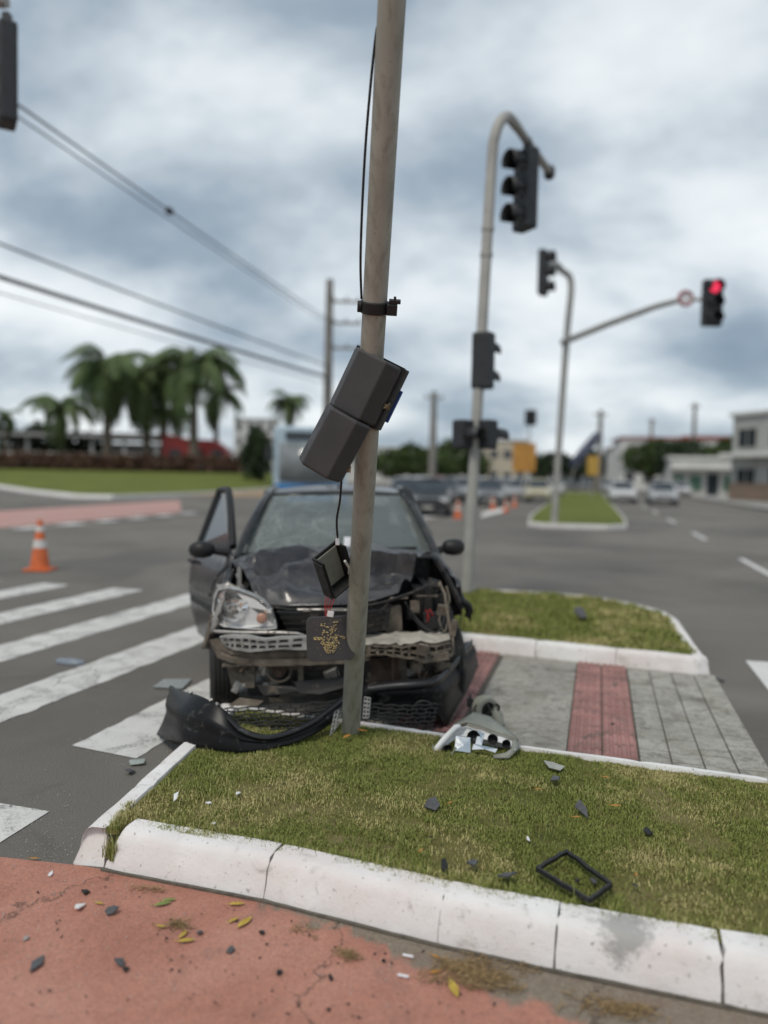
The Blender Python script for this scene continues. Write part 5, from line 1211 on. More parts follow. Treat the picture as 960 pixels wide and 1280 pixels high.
# leaves
def leaf(u, v, ang, Lpx, z, mat, label, group, curl=.25):
    c_ = G(u, v, z); L = Lpx*c_.y/FPX; rows = []
    for i in range(7):
        t = i/6; w = L*.17*math.sin(math.pi*min(1, t*.94+.04))**.8
        rows.append([V(((t-.5)*L, -w, curl*L*.35*(t-.5)**2+w*.35)), V(((t-.5)*L, 0, curl*L*.35*(t-.5)**2)), V(((t-.5)*L, w, curl*L*.35*(t-.5)**2+w*.35))])
    m_ = MB(); m_.loft(rows); m_.tube([(-.5*L-.012, 0, .004), (-.5*L, 0, .004)], .0012, 4); o = m_.build('fallen_leaf', mat, smooth=180); o.location = c_+V((0, 0, .003)); o.rotation_euler = (0, 0, R(ang)); return tag(o, label, 'leaf', group)
M['leaf_y'] = gen('yellow_leaf', (.46, .30, .035), .6, var=.3, scale=30, bmp=.2, c2=(.5, .36, .06)); M['leaf_g'] = gen('green_leaf', (.20, .26, .06), .6, var=.3, scale=30, bmp=.2); M['leaf_o'] = gen('orange_leaf', (.45, .20, .035), .65, var=.3, scale=30, bmp=.2)
gl, gg = 'leaves on the red lane', 'leaves on the lawn'
for u, v, a, L, mt_, lab in ((124, 1130, -15, 13, 'leaf_y', 'small yellow leaf between the white and the broad grey fragment'), (203, 1131, 25, 22, 'leaf_g', 'pale green leaf, lower one of two below the front kerb'), (211, 1126, 10, 18, 'leaf_g', 'darker green leaf, upper one of two below the front kerb'), (229, 1169, 70, 18, 'leaf_y', 'greenish yellow upright leaf crossing another leaf'), (233, 1177, 12, 22, 'leaf_y', 'flat yellow leaf crossed by a greenish one'), (296, 1131, 8, 20, 'leaf_y', 'yellow leaf lying along the kerb foot'), (292, 1151, 50, 16, 'leaf_y', 'shorter one of two yellow leaves on the sand'), (306, 1154, 60, 27, 'leaf_y', 'longer one of two yellow leaves on the sand'), (567, 1237, -78, 34, 'leaf_y', 'largest yellow leaf, below the heap of dry grass'), (545, 1216, 20, 18, 'leaf_o', 'orange leaf on the dry grass heap by the kerb'), (545, 1197, -30, 14, 'leaf_o', 'orange leaf at the upper tip of the dry grass heap'), (201, 1159, -10, 14, 'leaf_y', 'pale yellow leaf at the end of the dry twigs'), (43, 1074, 0, 12, 'leaf_o', 'orange leaf on the seam between red lane and asphalt')):
    leaf(u, v, a, L, .008, M[mt_], lab, gl)
for u, v, a, L, lab in ((452, 914, -20, 16, 'orange leaf touching the pole foot on its right'), (434, 921, 60, 16, 'orange leaf touching the pole foot on its left'), (563, 1004, 45, 9, 'orange leaf beside the wide dark grey shard'), (526, 1064, 60, 10, 'orange leaf near the front kerb left of the three black shards'), (673, 987, 20, 9, 'orange leaf left of the small upright dark shard'), (721, 1022, 10, 11, 'orange leaf under the curved dark shard'), (770, 1008, 0, 14, 'brightest orange leaf at the upper right of the lawn'), (757, 972, -10, 10, 'orange leaf on the lawn close to the red paving band'), (795, 1094, 80, 9, 'pale orange leaf right of the square frame')):
    leaf(u, v, a, L, GZ+.012, M['leaf_o'], lab, gg)
# dry grass heaps: uncountable stalks
M['straw'] = gen('dry_straw', (.20, .125, .05), .9, var=.45, scale=50, bmp=0, c2=(.27, .18, .08))
def straw(u, v, ru_, rv_, n, label, ln=.05, z=.006):
    m_ = MB(); 
    for _ in range(n):
        a, k = random.uniform(0, 2*math.pi), random.random()**.8; k *= .55+.75*abs(nz(a*1.3, u*.1, 3.))*1.6; c_ = G(u+math.cos(a)*k*ru_+math.sin(a)*k*ru_*.15, v+math.sin(a)*k*rv_+math.cos(a)*k*rv_*.4, z)
        b = random.uniform(-1.2, 1.2); L = ln*random.uniform(.3, 1.1); d_ = V((math.cos(b), math.sin(b), random.uniform(-.05, .22)))*L/2; hz = V((0, 0, random.uniform(.002, .012)))
        s_ = V((-math.sin(b), math.cos(b), 0))*random.uniform(.0007, .0016); m_.add([c_-d_-s_+hz, c_-d_+s_+hz, c_+d_+s_+hz, c_+d_-s_+hz], [(0, 1, 2, 3)])
    o = m_.build('dry_grass', M['straw']); o['kind'] = 'stuff'; o['label'] = label; o['category'] = 'dry grass'
straw(592, 1218, 75, 30, 620, 'heap of brown dry grass by the kerb foot'); straw(775, 1262, 60, 16, 220, 'thin drift of brown dry grass at the right of the kerb foot'); straw(436, 1195, 22, 9, 90, 'few brown stalks on the sand in mid lane', .04)
straw(222, 1157, 20, 7, 40, 'bundle of brown twigs on the red lane', .09); straw(190, 1112, 40, 6, 40, 'scattered stalks along the first kerb stone', .05); straw(380, 1165, 30, 12, 40, 'scattered stalks on the sand near the second kerb stone', .03); straw(690, 810, 60, 5, 260, 'dead leaves gathered along the foot of the rear kerb', .10, .024)
# glass crumbs and grit
m_ = MB()
for _ in range(1100):
    u, v = random.choice(((random.gauss(110, 70), random.gauss(1110, 45)), (random.uniform(0, 620), random.uniform(1100, 1270)), (random.gauss(75, 45), random.gauss(1040, 30)), (random.gauss(200, 70), random.gauss(920, 45))))
    if v < 1075+.03*u and u > 235: continue
    if u > 95 and v < 1092+.14*max(0, u-90) and v > 960: continue
    if v > 1270: continue
    c_ = G(u, v, .005); r_ = random.uniform(.0010, .0036); q = Euler((random.random()*3, random.random()*3, 0)).to_matrix()
    m_.add([c_+q @ V(p)*r_+V((0, 0, r_*.5)) for p in ((1, 0, 0), (-.6, .9, 0), (-.5, -.8, .2), (0, .1, 1.1))], [(0, 1, 2), (0, 1, 3), (1, 2, 3), (2, 0, 3)])
o = m_.build('glass_crumbs', gen('crumb_pale', (.46, .45, .42), .5, var=.5, scale=90, bmp=0)); o['kind'] = 'stuff'; o['label'] = 'pale glass crumbs and grit scattered over lane and asphalt'; o['category'] = 'glass crumbs'
m_ = MB(); rs = random.Random(31)
for _ in range(330):
    if rs.random() < .45: u, v, z = rs.uniform(0, 640), rs.uniform(1090, 1275), .006
    elif rs.random() < .5: u, v, z = rs.gauss(330, 130), rs.gauss(985, 28), .155
    else: u, v, z = rs.gauss(620, 130), rs.gauss(1010, 45), .155
    if z < .1 and v < 1100+.17*max(0, u-90): continue
    if z > .1 and (v < 935 or v > 1030+.12*u or u < 220): continue
    c_ = G(u, v, z); r_ = rs.uniform(.002, .008); q = Euler((rs.uniform(-.5, .5), rs.uniform(-.5, .5), rs.uniform(0, 6))).to_matrix()
    m_.add([c_+q @ V(p)*r_+V((0, 0, r_*.5)) for p in ((1.4, 0, 0), (-.9, .5, 0), (-.7, -.6, .1), (0, .1, .5))], [(0, 1, 3), (1, 2, 3), (2, 0, 3)])
o = m_.build('plastic_splinters', M['blackplastic']); o['kind'] = 'stuff'; o['label'] = 'dark plastic splinters strewn over lawn and red lane'; o['category'] = 'splinters'
for u, v, lab in ((512, 1195, 'white cigarette end nearer the kerb'), (506, 1220, 'white cigarette end farther from the kerb')):
    c_ = G(u, v, .012); m_ = MB(); m_.tube([(-.022, .006, 0), (.012, -.004, 0)], .0045, 8); o = m_.build('cigarette_end', M['paper'], smooth=60); o.location = c_; tag(o, lab, 'cigarette end', 'cigarette ends'); 
# square black frame
fp = [G(708, 1066, .172), G(764, 1108, .172), G(737, 1128, .172), G(671, 1088, .172)]; fcn = sum(fp, V())/4; m_ = MB()
for i in range(4):
    a, b = fp[i]-fcn, fp[(i+1) % 4]-fcn; d_ = (b-a).normalized(); s_ = V((-d_.y, d_.x, 0))*.0065
    rows = [[p-s_+V((0, 0, -.006)), p-s_*1.2+V((0, 0, .008)), p+s_*.7+V((0, 0, .010)), p+s_+V((0, 0, -.006))] for p in [a.lerp(b, k/8)+V((0, 0, .006*nz(i*3+k*.6, 2.)+.004))+s_*.7*nz(k*.7, i*2., 4.) for k in range(9)]]
    m_.loft(rows, True, True)
o = m_.build('square_frame', M['blackplastic'], smooth=30); o.location = fcn; tag(o, 'empty square frame of black plastic lying on the lawn', 'frame')
# road debris
o = shard('glass_sheet', 'triangular greenish glass flake on the asphalt below the worn stripe', 'glass flake', 171, 954, 30, 12, .006, gen('green_flake', (.30, .34, .31), .2, var=.1, scale=20, bmp=.02), 'pale flakes', .1, 3)
o = shard('plastic_shard', 'dark curved strip touching the triangular glass flake on the asphalt', 'shard', 164, 966, 18, 10, .006, M['shard_grey'], None, .3, 9)
m_ = MB(); cc = G(88, 829, .004); m_.loft([[(math.cos(a)*.135*k, math.sin(a)*.055*k, z) for a in np.linspace(0, 2*math.pi, 17)[:-1]] for k, z in ((1, 0), (1, .018), (.8, .03), (.3, .034))], True, True)
o = m_.build('mirror_cap', gen('blue_grey_cap', (.20, .23, .27), .3, var=.2, scale=10, bmp=.05), smooth=60); o.location = cc; o.rotation_euler = (0, 0, R(-14)); tag(o, 'smooth blue-grey oval cap lying between two zebra stripes', 'cap')
m_ = MB(); q = [G(*p, .006) for p in ((191, 860), (205, 850), (240, 850), (228, 862))]; cc = sum(q, V())/4; m_.add([p-cc for p in q], [(0, 1, 2, 3)]); o = m_.build('glass_sheet', gen('milky_sheet', (.24, .25, .24), .3, var=.1, scale=9, bmp=.03), solid=.006); o.location = cc+V((0, 0, .006)); tag(o, 'flat milky sheet on the road behind the bumper corner', 'glass flake', 'pale flakes')
o = shard('plastic_shard', 'dark lump lying alone on the grass behind the car', 'shard', 725, 771, 21, 10, .18, M['shard_grey'], None, .5, 12, .02)
shard('plastic_shard', 'small dark flake on the tactile paving band', 'shard', 766, 905, 8, 4, .026, M['blackplastic'], None, .2, 14)
shard('plastic_shard', 'small dark crumb at the corner of the rear kerb', 'shard', 901, 851, 14, 4, .01, M['shard_grey'], None, .4, 15, .01)
# scuff on the kerb: cement showing where the paint is gone

# ================================================================== SIGNALS AND POLES BEHIND
M['sig_dark'] = gen('far_signal_black', (.025, .027, .030), .55, var=.2, scale=6, bmp=.05)
M['sig_off'] = gen('unlit_lens', (.05, .05, .05), .25, var=.2, scale=10, bmp=.05)
def emit(name, c, s):
    m_, t, b = newmat(name); b.inputs['Base Color'].default_value = (*c, 1); b.inputs['Emission Color'].default_value = (*c, 1); b.inputs['Emission Strength'].default_value = s
    t.links.new(ramp(t, tnoise(t, objc(t), 30, 3), [(.3, tuple(k*.85 for k in c)), (.7, c)]), b.inputs['Emission Color']); return m_
M['red_on'] = emit('lit_red_lens', (.85, .04, .10), .9)
def signal_head(parent, loc, face, h=1.05, w=.34, n=3, lit=None, vis=True):
    """face: world direction (degrees, 0 = towards the camera, 90 = towards +x)"""
    g = link('signal_head', None, parent); g.location = loc; g.rotation_euler = (0, 0, R(face))
    m_ = MB(); m_.box((0, 0, 0), (w, .20, h)); m_.build('housing', M['sig_dark'], g, bevel=.03)
    sh = h/n; r_ = min(w*.38, sh*.38)
    for k in range(n):
        z = h/2-sh*(k+.5); m_ = MB(); m_.lathe([(r_, -.105), (r_*.7, -.125), (0, -.13)], 16, 'y', (0, 0, z), cap=False); m_.build('lens', M['red_on'] if lit == k else M['sig_off'], g, smooth=60)
        if vis:
            m_ = MB(); rows = []
            for yy, dr_ in ((-.10, 0), (-.32, -.012)):
                rows.append([(math.cos(a)*(r_*1.12), yy-(.08 if False else 0), z+math.sin(a)*(r_*1.12)+dr_) for a in np.linspace(R(-25), R(205), 13)])
            m_.loft(rows); m_.build('visor', M['sig_dark'], g, smooth=60, solid=.008)
    return g
b2 = G(583, 741, .14)
p2 = thing('traffic_light_pole', 'pale bent-arm traffic light pole on the island behind the car', 'traffic light', b2)
top = D(615, 200, 9.9)-b2; arm0 = D(630, 147, 9.9)-b2
pts = [V((0, 0, -.05)), (top)*.35, top*.7, top, D(619, 170, 9.9)-b2, D(625, 153, 9.95)-b2, D(634, 146, 10.1)-b2, D(645, 157, 10.5)-b2, D(662, 181, 11.1)-b2, D(686, 214, 11.9)-b2]
m_ = MB(); m_.tube(catmull(pts, 4), [.068]*29+[.06]*8, 14); m_.build('mast', M['galv2'], p2, smooth=60)
m_ = MB(); m_.tube([pts[-1]+V((0, -.05, 0)), pts[-1]+V((0.03, .1, -.02))], .085, 12); m_.build('arm_cap', M['sig_dark'], p2, smooth=60)
m_ = MB()
for f_ in (.78, .84): m_.lathe([(.078, -.03), (.082, 0), (.078, .03)], 14, 'z', top*f_, cap=False)
m_.build('mast_collar', M['galv2'], p2, smooth=60)
signal_head(p2, D(657, 238, 11.0)-b2, -62, 1.10, .34)
m_ = MB(); q = D(659, 185, 11.0)-b2; m_.box(q+V((0, 0, -.02)), (.10, .12, .28)); m_.build('hanger', M['sig_dark'], p2)
hg = signal_head(p2, D(604, 451, 9.72)-b2, 150, .70, .25, 2)
for u in (579, 608): signal_head(p2, D(u, 543, 9.66)-b2, 40 if u < 590 else 130, .36, .22, 1, vis=True)
# far mast with the lit red head
b3 = V((5.42, 24.6, .10))
p3 = thing('traffic_light_pole', 'tall grey pole on the far median whose long arm carries the red light', 'traffic light', b3)
m_ = MB(); m_.tube(catmull([(0, 0, -.1), (.1, 0, 3), (.22, 0, 6), (.30, 0, 7.6), D(702, 338, 24.4)-b3, D(694, 330, 23.5)-b3, D(684, 332, 22.4)-b3], 4), .105, 12); m_.build('mast', M['galv2'], p3, smooth=60)
signal_head(p3, D(679, 341, 22.2)-b3, 60, 1.25, .42)
m_ = MB(); m_.tube([D(703, 428, 24.6)-b3, D(760, 405, 22.4)-b3, D(820, 383, 20.3)-b3, D(850, 375, 19.4)-b3], [.10, .09, .075, .065], 10); m_.tube([D(850, 375, 19.4)-b3, D(890, 374, 18.6)-b3], .045, 8); m_.build('arm', M['galv2'], p3, smooth=60)
signal_head(p3, D(890, 379, 18.5)-b3, 4, 1.08, .46, 3, lit=0)
rs = link('round_sign', None, p3)
m_ = MB(); c_ = D(857, 373, 19.1)-b3; m_.lathe([(0, -.01), (.20, -.012), (.20, .01), (0, .01)], 24, 'y', c_); m_.build('plate', M['paper'], rs, smooth=40)
m_ = MB(); m_.torus(c_+V((0, -.014, 0)), .17, .03, 24, 6, 'y'); m_.build('red_rim', M['wire_red'], rs, smooth=60)
# head at the left picture edge, on its own mast
b4 = V((-7.6, 9.4, 0))
p4 = thing('traffic_light_pole', 'grey signal head reaching in at the upper left corner on its arm', 'traffic light', b4)
hc = D(9, 95, 9.2)-b4
m_ = MB(); m_.tube(catmull([(0, 0, 0), (0, 0, 3), (0, 0, 6.2), (.15, 0, 6.75), (.6, 0, 6.95), (hc.x, hc.y, 6.95)], 4), .07, 12); m_.build('mast', M['galv2'], p4, smooth=60)
g4 = signal_head(p4, hc, -60, 1.12, .36)
m_ = MB(); m_.box(hc+V((0, 0, .62)), (.08, .1, .16)); m_.build('hanger', M['sig_dark'], p4)
# traffic cones
M['orange'] = gen('cone_orange', (.62, .135, .035), .6, var=.2, scale=9, bmp=.1); M['cone_white'] = gen('cone_white', (.68, .66, .62), .5, var=.12, scale=9, bmp=.05)
def cone(loc, h, label):
    g = thing('traffic_cone', label, 'cone', loc, random.uniform(0, 1.5), 'orange traffic cones'); k = h/.75
    m_ = MB(); m_.box((0, 0, .018*k), (.38*k, .38*k, .036*k)); m_.build('base', M['orange'], g, bevel=.012)
    prof = [(.145, .036), (.14, .05), (.035, .74), (.03, .75), (0, .75)]
    R__ = lambda z: lerp(.14, .035, (z-.05)/.69)
    m_ = MB(); m_.lathe([(r_*k, z*k) for r_, z in prof], 22); m_.build('body', M['orange'], g, smooth=40)
    for z0, z1 in ((.34, .46), (.58, .66)):
        m_ = MB(); m_.lathe([((R__(z0)+.003)*k, z0*k), ((R__(z1)+.003)*k, z1*k)], 22, cap=False); m_.build('band', M['cone_white'], g, smooth=60)
cone(G(50, 713), .78, 'orange and white traffic cone standing alone beyond the zebra stripes')
cone(G(572, 648), .7, 'orange cone beside the dark waiting car'); cone(G(616, 637), .65, 'orange cone in the middle between the waiting cars'); cone(G(643, 634), .65, 'orange cone nearest the yellow and white car'); cone(G(632, 640), .6, 'orange cone just left of the one by the yellow car')

# ================================================================== WIRES AND UTILITY POLES
M['concrete_pole'] = gen('concrete_pole', (.22, .205, .185), .9, var=.2, scale=1.5, bmp=.2); M['wire'] = gen('black_cable', (.03, .032, .036), .6, var=.1, scale=5, bmp=0)
def upole(loc, h, label, arms, yaw=0, r0=.17):
    g = thing('utility_pole', label, 'utility pole', loc, yaw, 'utility poles'); m_ = MB(); m_.tube([(0, 0, -.2), (0, 0, h)], [r0*1.25, r0*.8], 10); m_.build('shaft', M['concrete_pole'], g, smooth=60)
    for z, L, off in arms:
        m_ = MB(); m_.box((off, 0, z), (L, .12, .13)); m_.build('crossarm', M['concrete_pole'], g)
        for s_ in (-.42, 0, .42):
            m_ = MB(); m_.lathe([(.05, 0), (.07, .05), (.04, .12), (.06, .18), (0, .2)], 8, 'z', (off+s_*L, 0, z+.06)); m_.build('insulator', M['rust'], g, smooth=60)
    return g
up = D(408, 600, 44.); up = V((up.x, 44, 0))
upole(up, 12.4, 'concrete utility pole with three crossarms rising behind the bus', [(11.2, 1.7, .95), (10.0, 1.7, .95), (8.6, 1.9, 1.0)], 0, .26)
for (u, Y, h, lab) in ((540, 62, 8.2, 'thin utility pole behind the waiting cars'), (748, 80, 8.6, 'thin utility pole above the far median'), (865, 100, 11.5, 'thin utility pole above the red-roofed building'), (812, 120, 11, 'thin utility pole left of the red-roofed building')):
    p = D(u, 600, Y); upole((p.x, Y, 0), h, lab, [(h-.5, 1.6, 0)], .3, .28)
def wire(a, b, sag, r_, label):
    a, b = V(a), V(b); pts = [a.lerp(b, i/28)-V((0, 0, sag*4*(i/28)*(1-i/28))) for i in range(29)]; m_ = MB(); m_.tube(pts, r_, 6); o = m_.build('overhead_wire', M['wire'], smooth=180, origin=a); tag(o, label, 'wire', 'overhead wires')
far_w = lambda u, v: D(u, v, 44)
def wire2(p_near, y_near, p_far, y_far, r_, label, ext=.5):
    a, b = D(*p_near, y_near), D(*p_far, y_far); a = a+(a-b)*ext; wire(a, b, .12, r_, label)
wire2((0, 342), 24, (411, 472), 44, .075, 'thickest overhead cable, falling from the left edge towards the utility pole')
wire2((0, 300), 22, (411, 458), 44, .035, 'thinner overhead cable just above the thickest one')
wire2((0, 362), 26, (411, 480), 44, .020, 'thin overhead wire just below the thickest cable')
wire2((25, 125), 14, (411, 400), 44, .022, 'highest overhead wire, starting behind the corner signal head')
wire2((25, 140), 14, (411, 405), 44, .016, 'overhead wire running close under the highest one')
wa, wb = D(25, 125, 14), D(411, 400, 44); wa = wa+(wa-wb)*.5
p = min((wa.lerp(wb, k/400)-V((0, 0, .12*4*(k/400)*(1-k/400))) for k in range(401)), key=lambda q: abs(proj(q)[0]-212) if q.y > 2 else 1e9)
m_ = MB(); m_.lathe([(0, -.22), (.07, -.16), (.10, 0), (.07, .16), (0, .22)], 10, 'x', (0, 0, 0)); o = m_.build('wire_joint', M['wire'], smooth=60); o.location = p; o.rotation_euler = (wb-wa).to_track_quat('X', 'Z').to_euler(); tag(o, 'dark splice lump on the highest overhead wire', 'wire joint')

# ================================================================== VEHICLES BEHIND
M['tyre_far'] = M['tyre']
def paintc(name, c): return gen(name, c, .3, var=.08, scale=2, bmp=0, coat=.5)
def far_car(loc, yaw, mat, label, suv=0., group='waiting and passing cars'):
    g = thing('car', label, 'car', loc, yaw, group); H = 1.46+.2*suv; L = 4.0; w = .86
    def ring(y, z0, z1, hw, k=.86): return [(-hw*.96, y, z0), (-hw, y, lerp(z0, z1, .4)), (-hw*.97, y, lerp(z0, z1, .8)), (-hw*k, y, z1), (hw*k, y, z1), (hw*.97, y, lerp(z0, z1, .8)), (hw, y, lerp(z0, z1, .4)), (hw*.96, y, z0)]
    m_ = MB(); m_.loft([ring(*a) for a in ((0, .32, .60, w*.80), (.06, .24, .70, w*.93), (.45, .22, .78, w), (1.1, .22, .93, w), (2.0, .22, .96, w), (3.3, .22, .98, w), (3.85, .26, .96, w*.95), (3.98, .35, .88, w*.86))], True, True); m_.build('body', mat, g, smooth=45)
    m_ = MB(); m_.loft([ring(*a, .9) for a in ((1.02, .90, .93, w*.84), (1.75, .90, H-.05, w*.72), (2.1, .90, H-.02, w*.72), (3.2, .90, H-.05, w*.70), (3.75, .90, 1.0, w*.78))], True, True); m_.build('glasshouse', M['pane'], g, smooth=40)
    m_ = MB(); m_.loft([[(-w*.66, y, z-.05), (-w*.5, y, z), (0, y, z+.015), (w*.5, y, z), (w*.66, y, z-.05)] for y, z in ((1.72, H-.045), (2.2, H), (3.0, H-.005), (3.3, H-.05))]); m_.build('roof', mat, g, smooth=60, solid=.03)
    for s_ in (-1, 1):
        m_ = MB(); m_.tube([(s_*w*.80, 1.0, .92), (s_*w*.66, 1.74, H-.06)], .035, 6); m_.build('pillar', mat, g, smooth=60)
        m_ = MB(); m_.box((s_*.60, .05, .64), (.34, .10, .15), (0, 0, R(-18*s_))); m_.build('headlight', M['lens_far'], g, bevel=.03)
        m_ = MB(); m_.box((s_*.98, 1.25, .98), (.18, .10, .13)); m_.build('mirror', mat, g, bevel=.03)
        for y in (.75, 3.2):
            wl = link('wheel', None, g); wl.location = (s_*.76, y, .30)
            m_ = MB(); m_.lathe([(.19, -.10), (.28, -.10), (.30, -.07), (.30, .07), (.28, .10), (.19, .10)], 20, 'x', cap=False); m_.build('tyre', M['tyre'], wl, smooth=40)
            m_ = MB(); m_.lathe([(0, -.07), (.19, -.085), (.19, .085), (0, .07)], 14, 'x'); m_.build('rim', M['rim'], wl, smooth=40)
    m_ = MB(); m_.box((0, .015, .50), (1.0, .05, .10)); m_.build('grille', M['sig_dark'], g); m_ = MB(); m_.box((0, .0, .36), (.40, .03, .12)); m_.build('number_plate', M['galv2'], g)
    m_ = MB(); m_.box((0, .10, .29), (1.5, .22, .14)); m_.build('bumper', M['sig_dark'], g, bevel=.04)
    return g
M['lens_far'] = gen('far_headlamp', (.62, .62, .60), .2, var=.2, scale=10, bmp=.05)
cp_ = {k: paintc('far_paint_'+k, c) for k, c in dict(black=(.018, .018, .020), silver=(.38, .39, .40), white=(.66, .66, .66), grey=(.15, .155, .165), blue=(.10, .22, .36), cream=(.55, .50, .34), red=(.30, .03, .03)).items()}
def car_at(u, v, *a, **k):
    p = G(u, v); far_car((p.x, p.y, 0), a[0], *a[1:], **k)
car_at(534, 646, R(-6), cp_['black'], 'dark car waiting at the front of the queue beyond the junction')
car_at(503, 640, R(-6), cp_['silver'], 'silver car waiting left of the dark car, half behind the wreck')
car_at(611, 633, R(-9), cp_['grey'], 'grey car waiting just right of the pale signal pole')
car_at(573, 626, R(-9), cp_['silver'], 'second silver car, farther back behind the dark car'); car_at(636, 624, R(-10), cp_['white'], 'white car in the queue behind the middle orange cone')
car_at(672, 628, R(-12), cp_['cream'], 'yellow and white car beside the far median'); car_at(692, 620, R(-12), cp_['white'], 'white car behind the yellow and white one'); car_at(656, 617, R(-12), cp_['grey'], 'grey car far back in the queue'); car_at(597, 618, R(-11), cp_['white'], 'white car far back behind the signal pole'); car_at(545, 617, R(-11), cp_['red'], 'dark red car far back in the queue')
car_at(780, 629, R(-13), cp_['white'], 'white car coming down the right-hand road, left of another'); car_at(831, 632, R(-14), cp_['silver'], 'silver car coming down the right-hand road nearest the shops'); car_at(824, 617, R(-14), cp_['blue'], 'blue van-like car behind the silver one on the right', suv=1.)
car_at(733, 613, R(-14), cp_['grey'], 'grey car at the far end of the right-hand road')
car_at(520, 628, R(-9), cp_['white'], 'white car directly behind the dark waiting car'); car_at(553, 630, R(-9), cp_['grey'], 'grey car between the dark car and the pale pole, one row back'); car_at(590, 626, R(-9), cp_['silver'], 'silver car just left of the pale pole in the third row'); car_at(622, 619, R(-11), cp_['silver'], 'silver car far back above the middle orange cone'); car_at(648, 627, R(-11), cp_['silver'], 'silver car left of the yellow and white one'); car_at(712, 614, R(-13), cp_['black'], 'black car far off at the left side of the median'); car_at(757, 616, R(-14), cp_['silver'], 'silver car far off behind the white one on the right road'); car_at(853, 621, R(-15), cp_['white'], 'white car parked before the shop with green shutters')
# bus
bp_ = V((D(388, 600, 26).x, 26., 0)); bus = thing('bus', 'light blue and white city bus standing behind the wrecked car', 'bus', bp_, R(5))
M['bus_blue'] = paintc('bus_blue', (.035, .20, .48)); M['bus_pale'] = paintc('bus_pale', (.45, .56, .63)); M['bus_glass'] = gen('bus_glass', (.22, .24, .245), .12, var=.3, scale=1.5, bmp=.02)
def rring(y, hw, z0, z1, r_=.18):
    P_ = []
    for cx, cz, a0 in ((hw-r_, z1-r_, 0), (-hw+r_, z1-r_, 90), (-hw+r_, z0+r_*.5, 180), (hw-r_, z0+r_*.5, 270)): P_ += [(cx+r_*math.cos(R(a0+a)), y, cz+r_*(1 if a0 < 180 else .5)*math.sin(R(a0+a))) for a in (0, 30, 60, 90)]
    return P_
m_ = MB(); m_.loft([rring(0, 1.20, .38, 1.15), rring(.0, 1.24, .34, 1.20), rring(11, 1.25, .34, 1.20)], True, True); m_.build('lower_body', M['bus_blue'], bus, smooth=40)
m_ = MB(); m_.loft([rring(.03, 1.22, 1.1, 3.05), rring(.12, 1.25, 1.1, 3.12), rring(11, 1.25, 1.1, 3.12)], True, True); m_.build('upper_body', M['bus_pale'], bus, smooth=40)
m_ = MB(); m_.loft([[(-1.05, .0, 1.28), (0, -.07, 1.26), (1.05, 0, 1.28)], [(-1.05, .02, 2.55), (0, -.05, 2.58), (1.05, .02, 2.55)]]); m_.build('windscreen', M['bus_glass'], bus, smooth=180, solid=.03)
m_ = MB(); m_.box((0, -.0, 2.80), (1.7, .06, .28)); m_.build('destination_board', M['pane'], bus, bevel=.02)
for s_ in (-1, 1):
    for k in range(6): m_ = MB(); m_.box((s_*1.255, 1.6+k*1.6, 1.95), (.02, 1.4, .9)); m_.build('window', M['pane'], bus, bevel=.008)
    m_ = MB(); m_.lathe([(0, -.03), (.12, -.02), (.12, .05)], 14, 'y', (s_*.92, .0, .70)); m_.build('headlight', M['lens_far'], bus, smooth=50)
    for y in (2.2, 8.6): m_ = MB(); m_.lathe([(.25, -.14), (.46, -.14), (.5, -.1), (.5, .1), (.46, .14), (.25, .14)], 22, 'x', (s_*1.08, y, .5)); m_.build('wheel', M['tyre'], bus, smooth=40)
    m_ = MB(); m_.box((s_*1.42, -.12, 2.2), (.2, .12, .42)); m_.tube([(s_*1.2, 0, 2.7), (s_*1.42, -.12, 2.42)], .025, 6); m_.build('mirror', M['sig_dark'], bus, bevel=.03)
m_ = MB(); m_.box((0, -.03, .50), (2.3, .10, .24)); m_.build('bumper', M['sig_dark'], bus, bevel=.04)

# ================================================================== VEGETATION
def leafmat(name, a, b_, sc=.4):
    m_, t, b = newmat(name); p = pos(t); rn = N(t, 'ShaderNodeNewGeometry').outputs['Random Per Island']
    c = ramp(t, rn, [(0., a), (1., b_)]); c = mixc(t, .6, c, ramp(t, tnoise(t, p, sc, 4), [(.3, .6), (.7, 1.35)]), 'MULTIPLY'); t.links.new(c, b.inputs['Base Color']); b.inputs['Roughness'].default_value = .6; b.inputs['Specular IOR Level'].default_value = .3; return m_
M['palm'] = leafmat('palm_frond', (.065, .10, .035), (.12, .165, .06)); M['tree'] = leafmat('tree_leaf', (.030, .058, .016), (.075, .105, .028)); M['tree_dk'] = leafmat('dark_leaf', (.022, .040, .018), (.045, .066, .026)); M['hedge'] = leafmat('russet_hedge', (.085, .050, .034), (.15, .085, .055)); M['palm_y'] = leafmat('yellowing_frond', (.16, .13, .03), (.24, .18, .05))
M['trunk'] = gen('palm_trunk', (.16, .13, .095), .9, var=.3, scale=2, bmp=.3); M['bark'] = gen('bark', (.10, .08, .06), .95, var=.35, scale=3, bmp=.4)
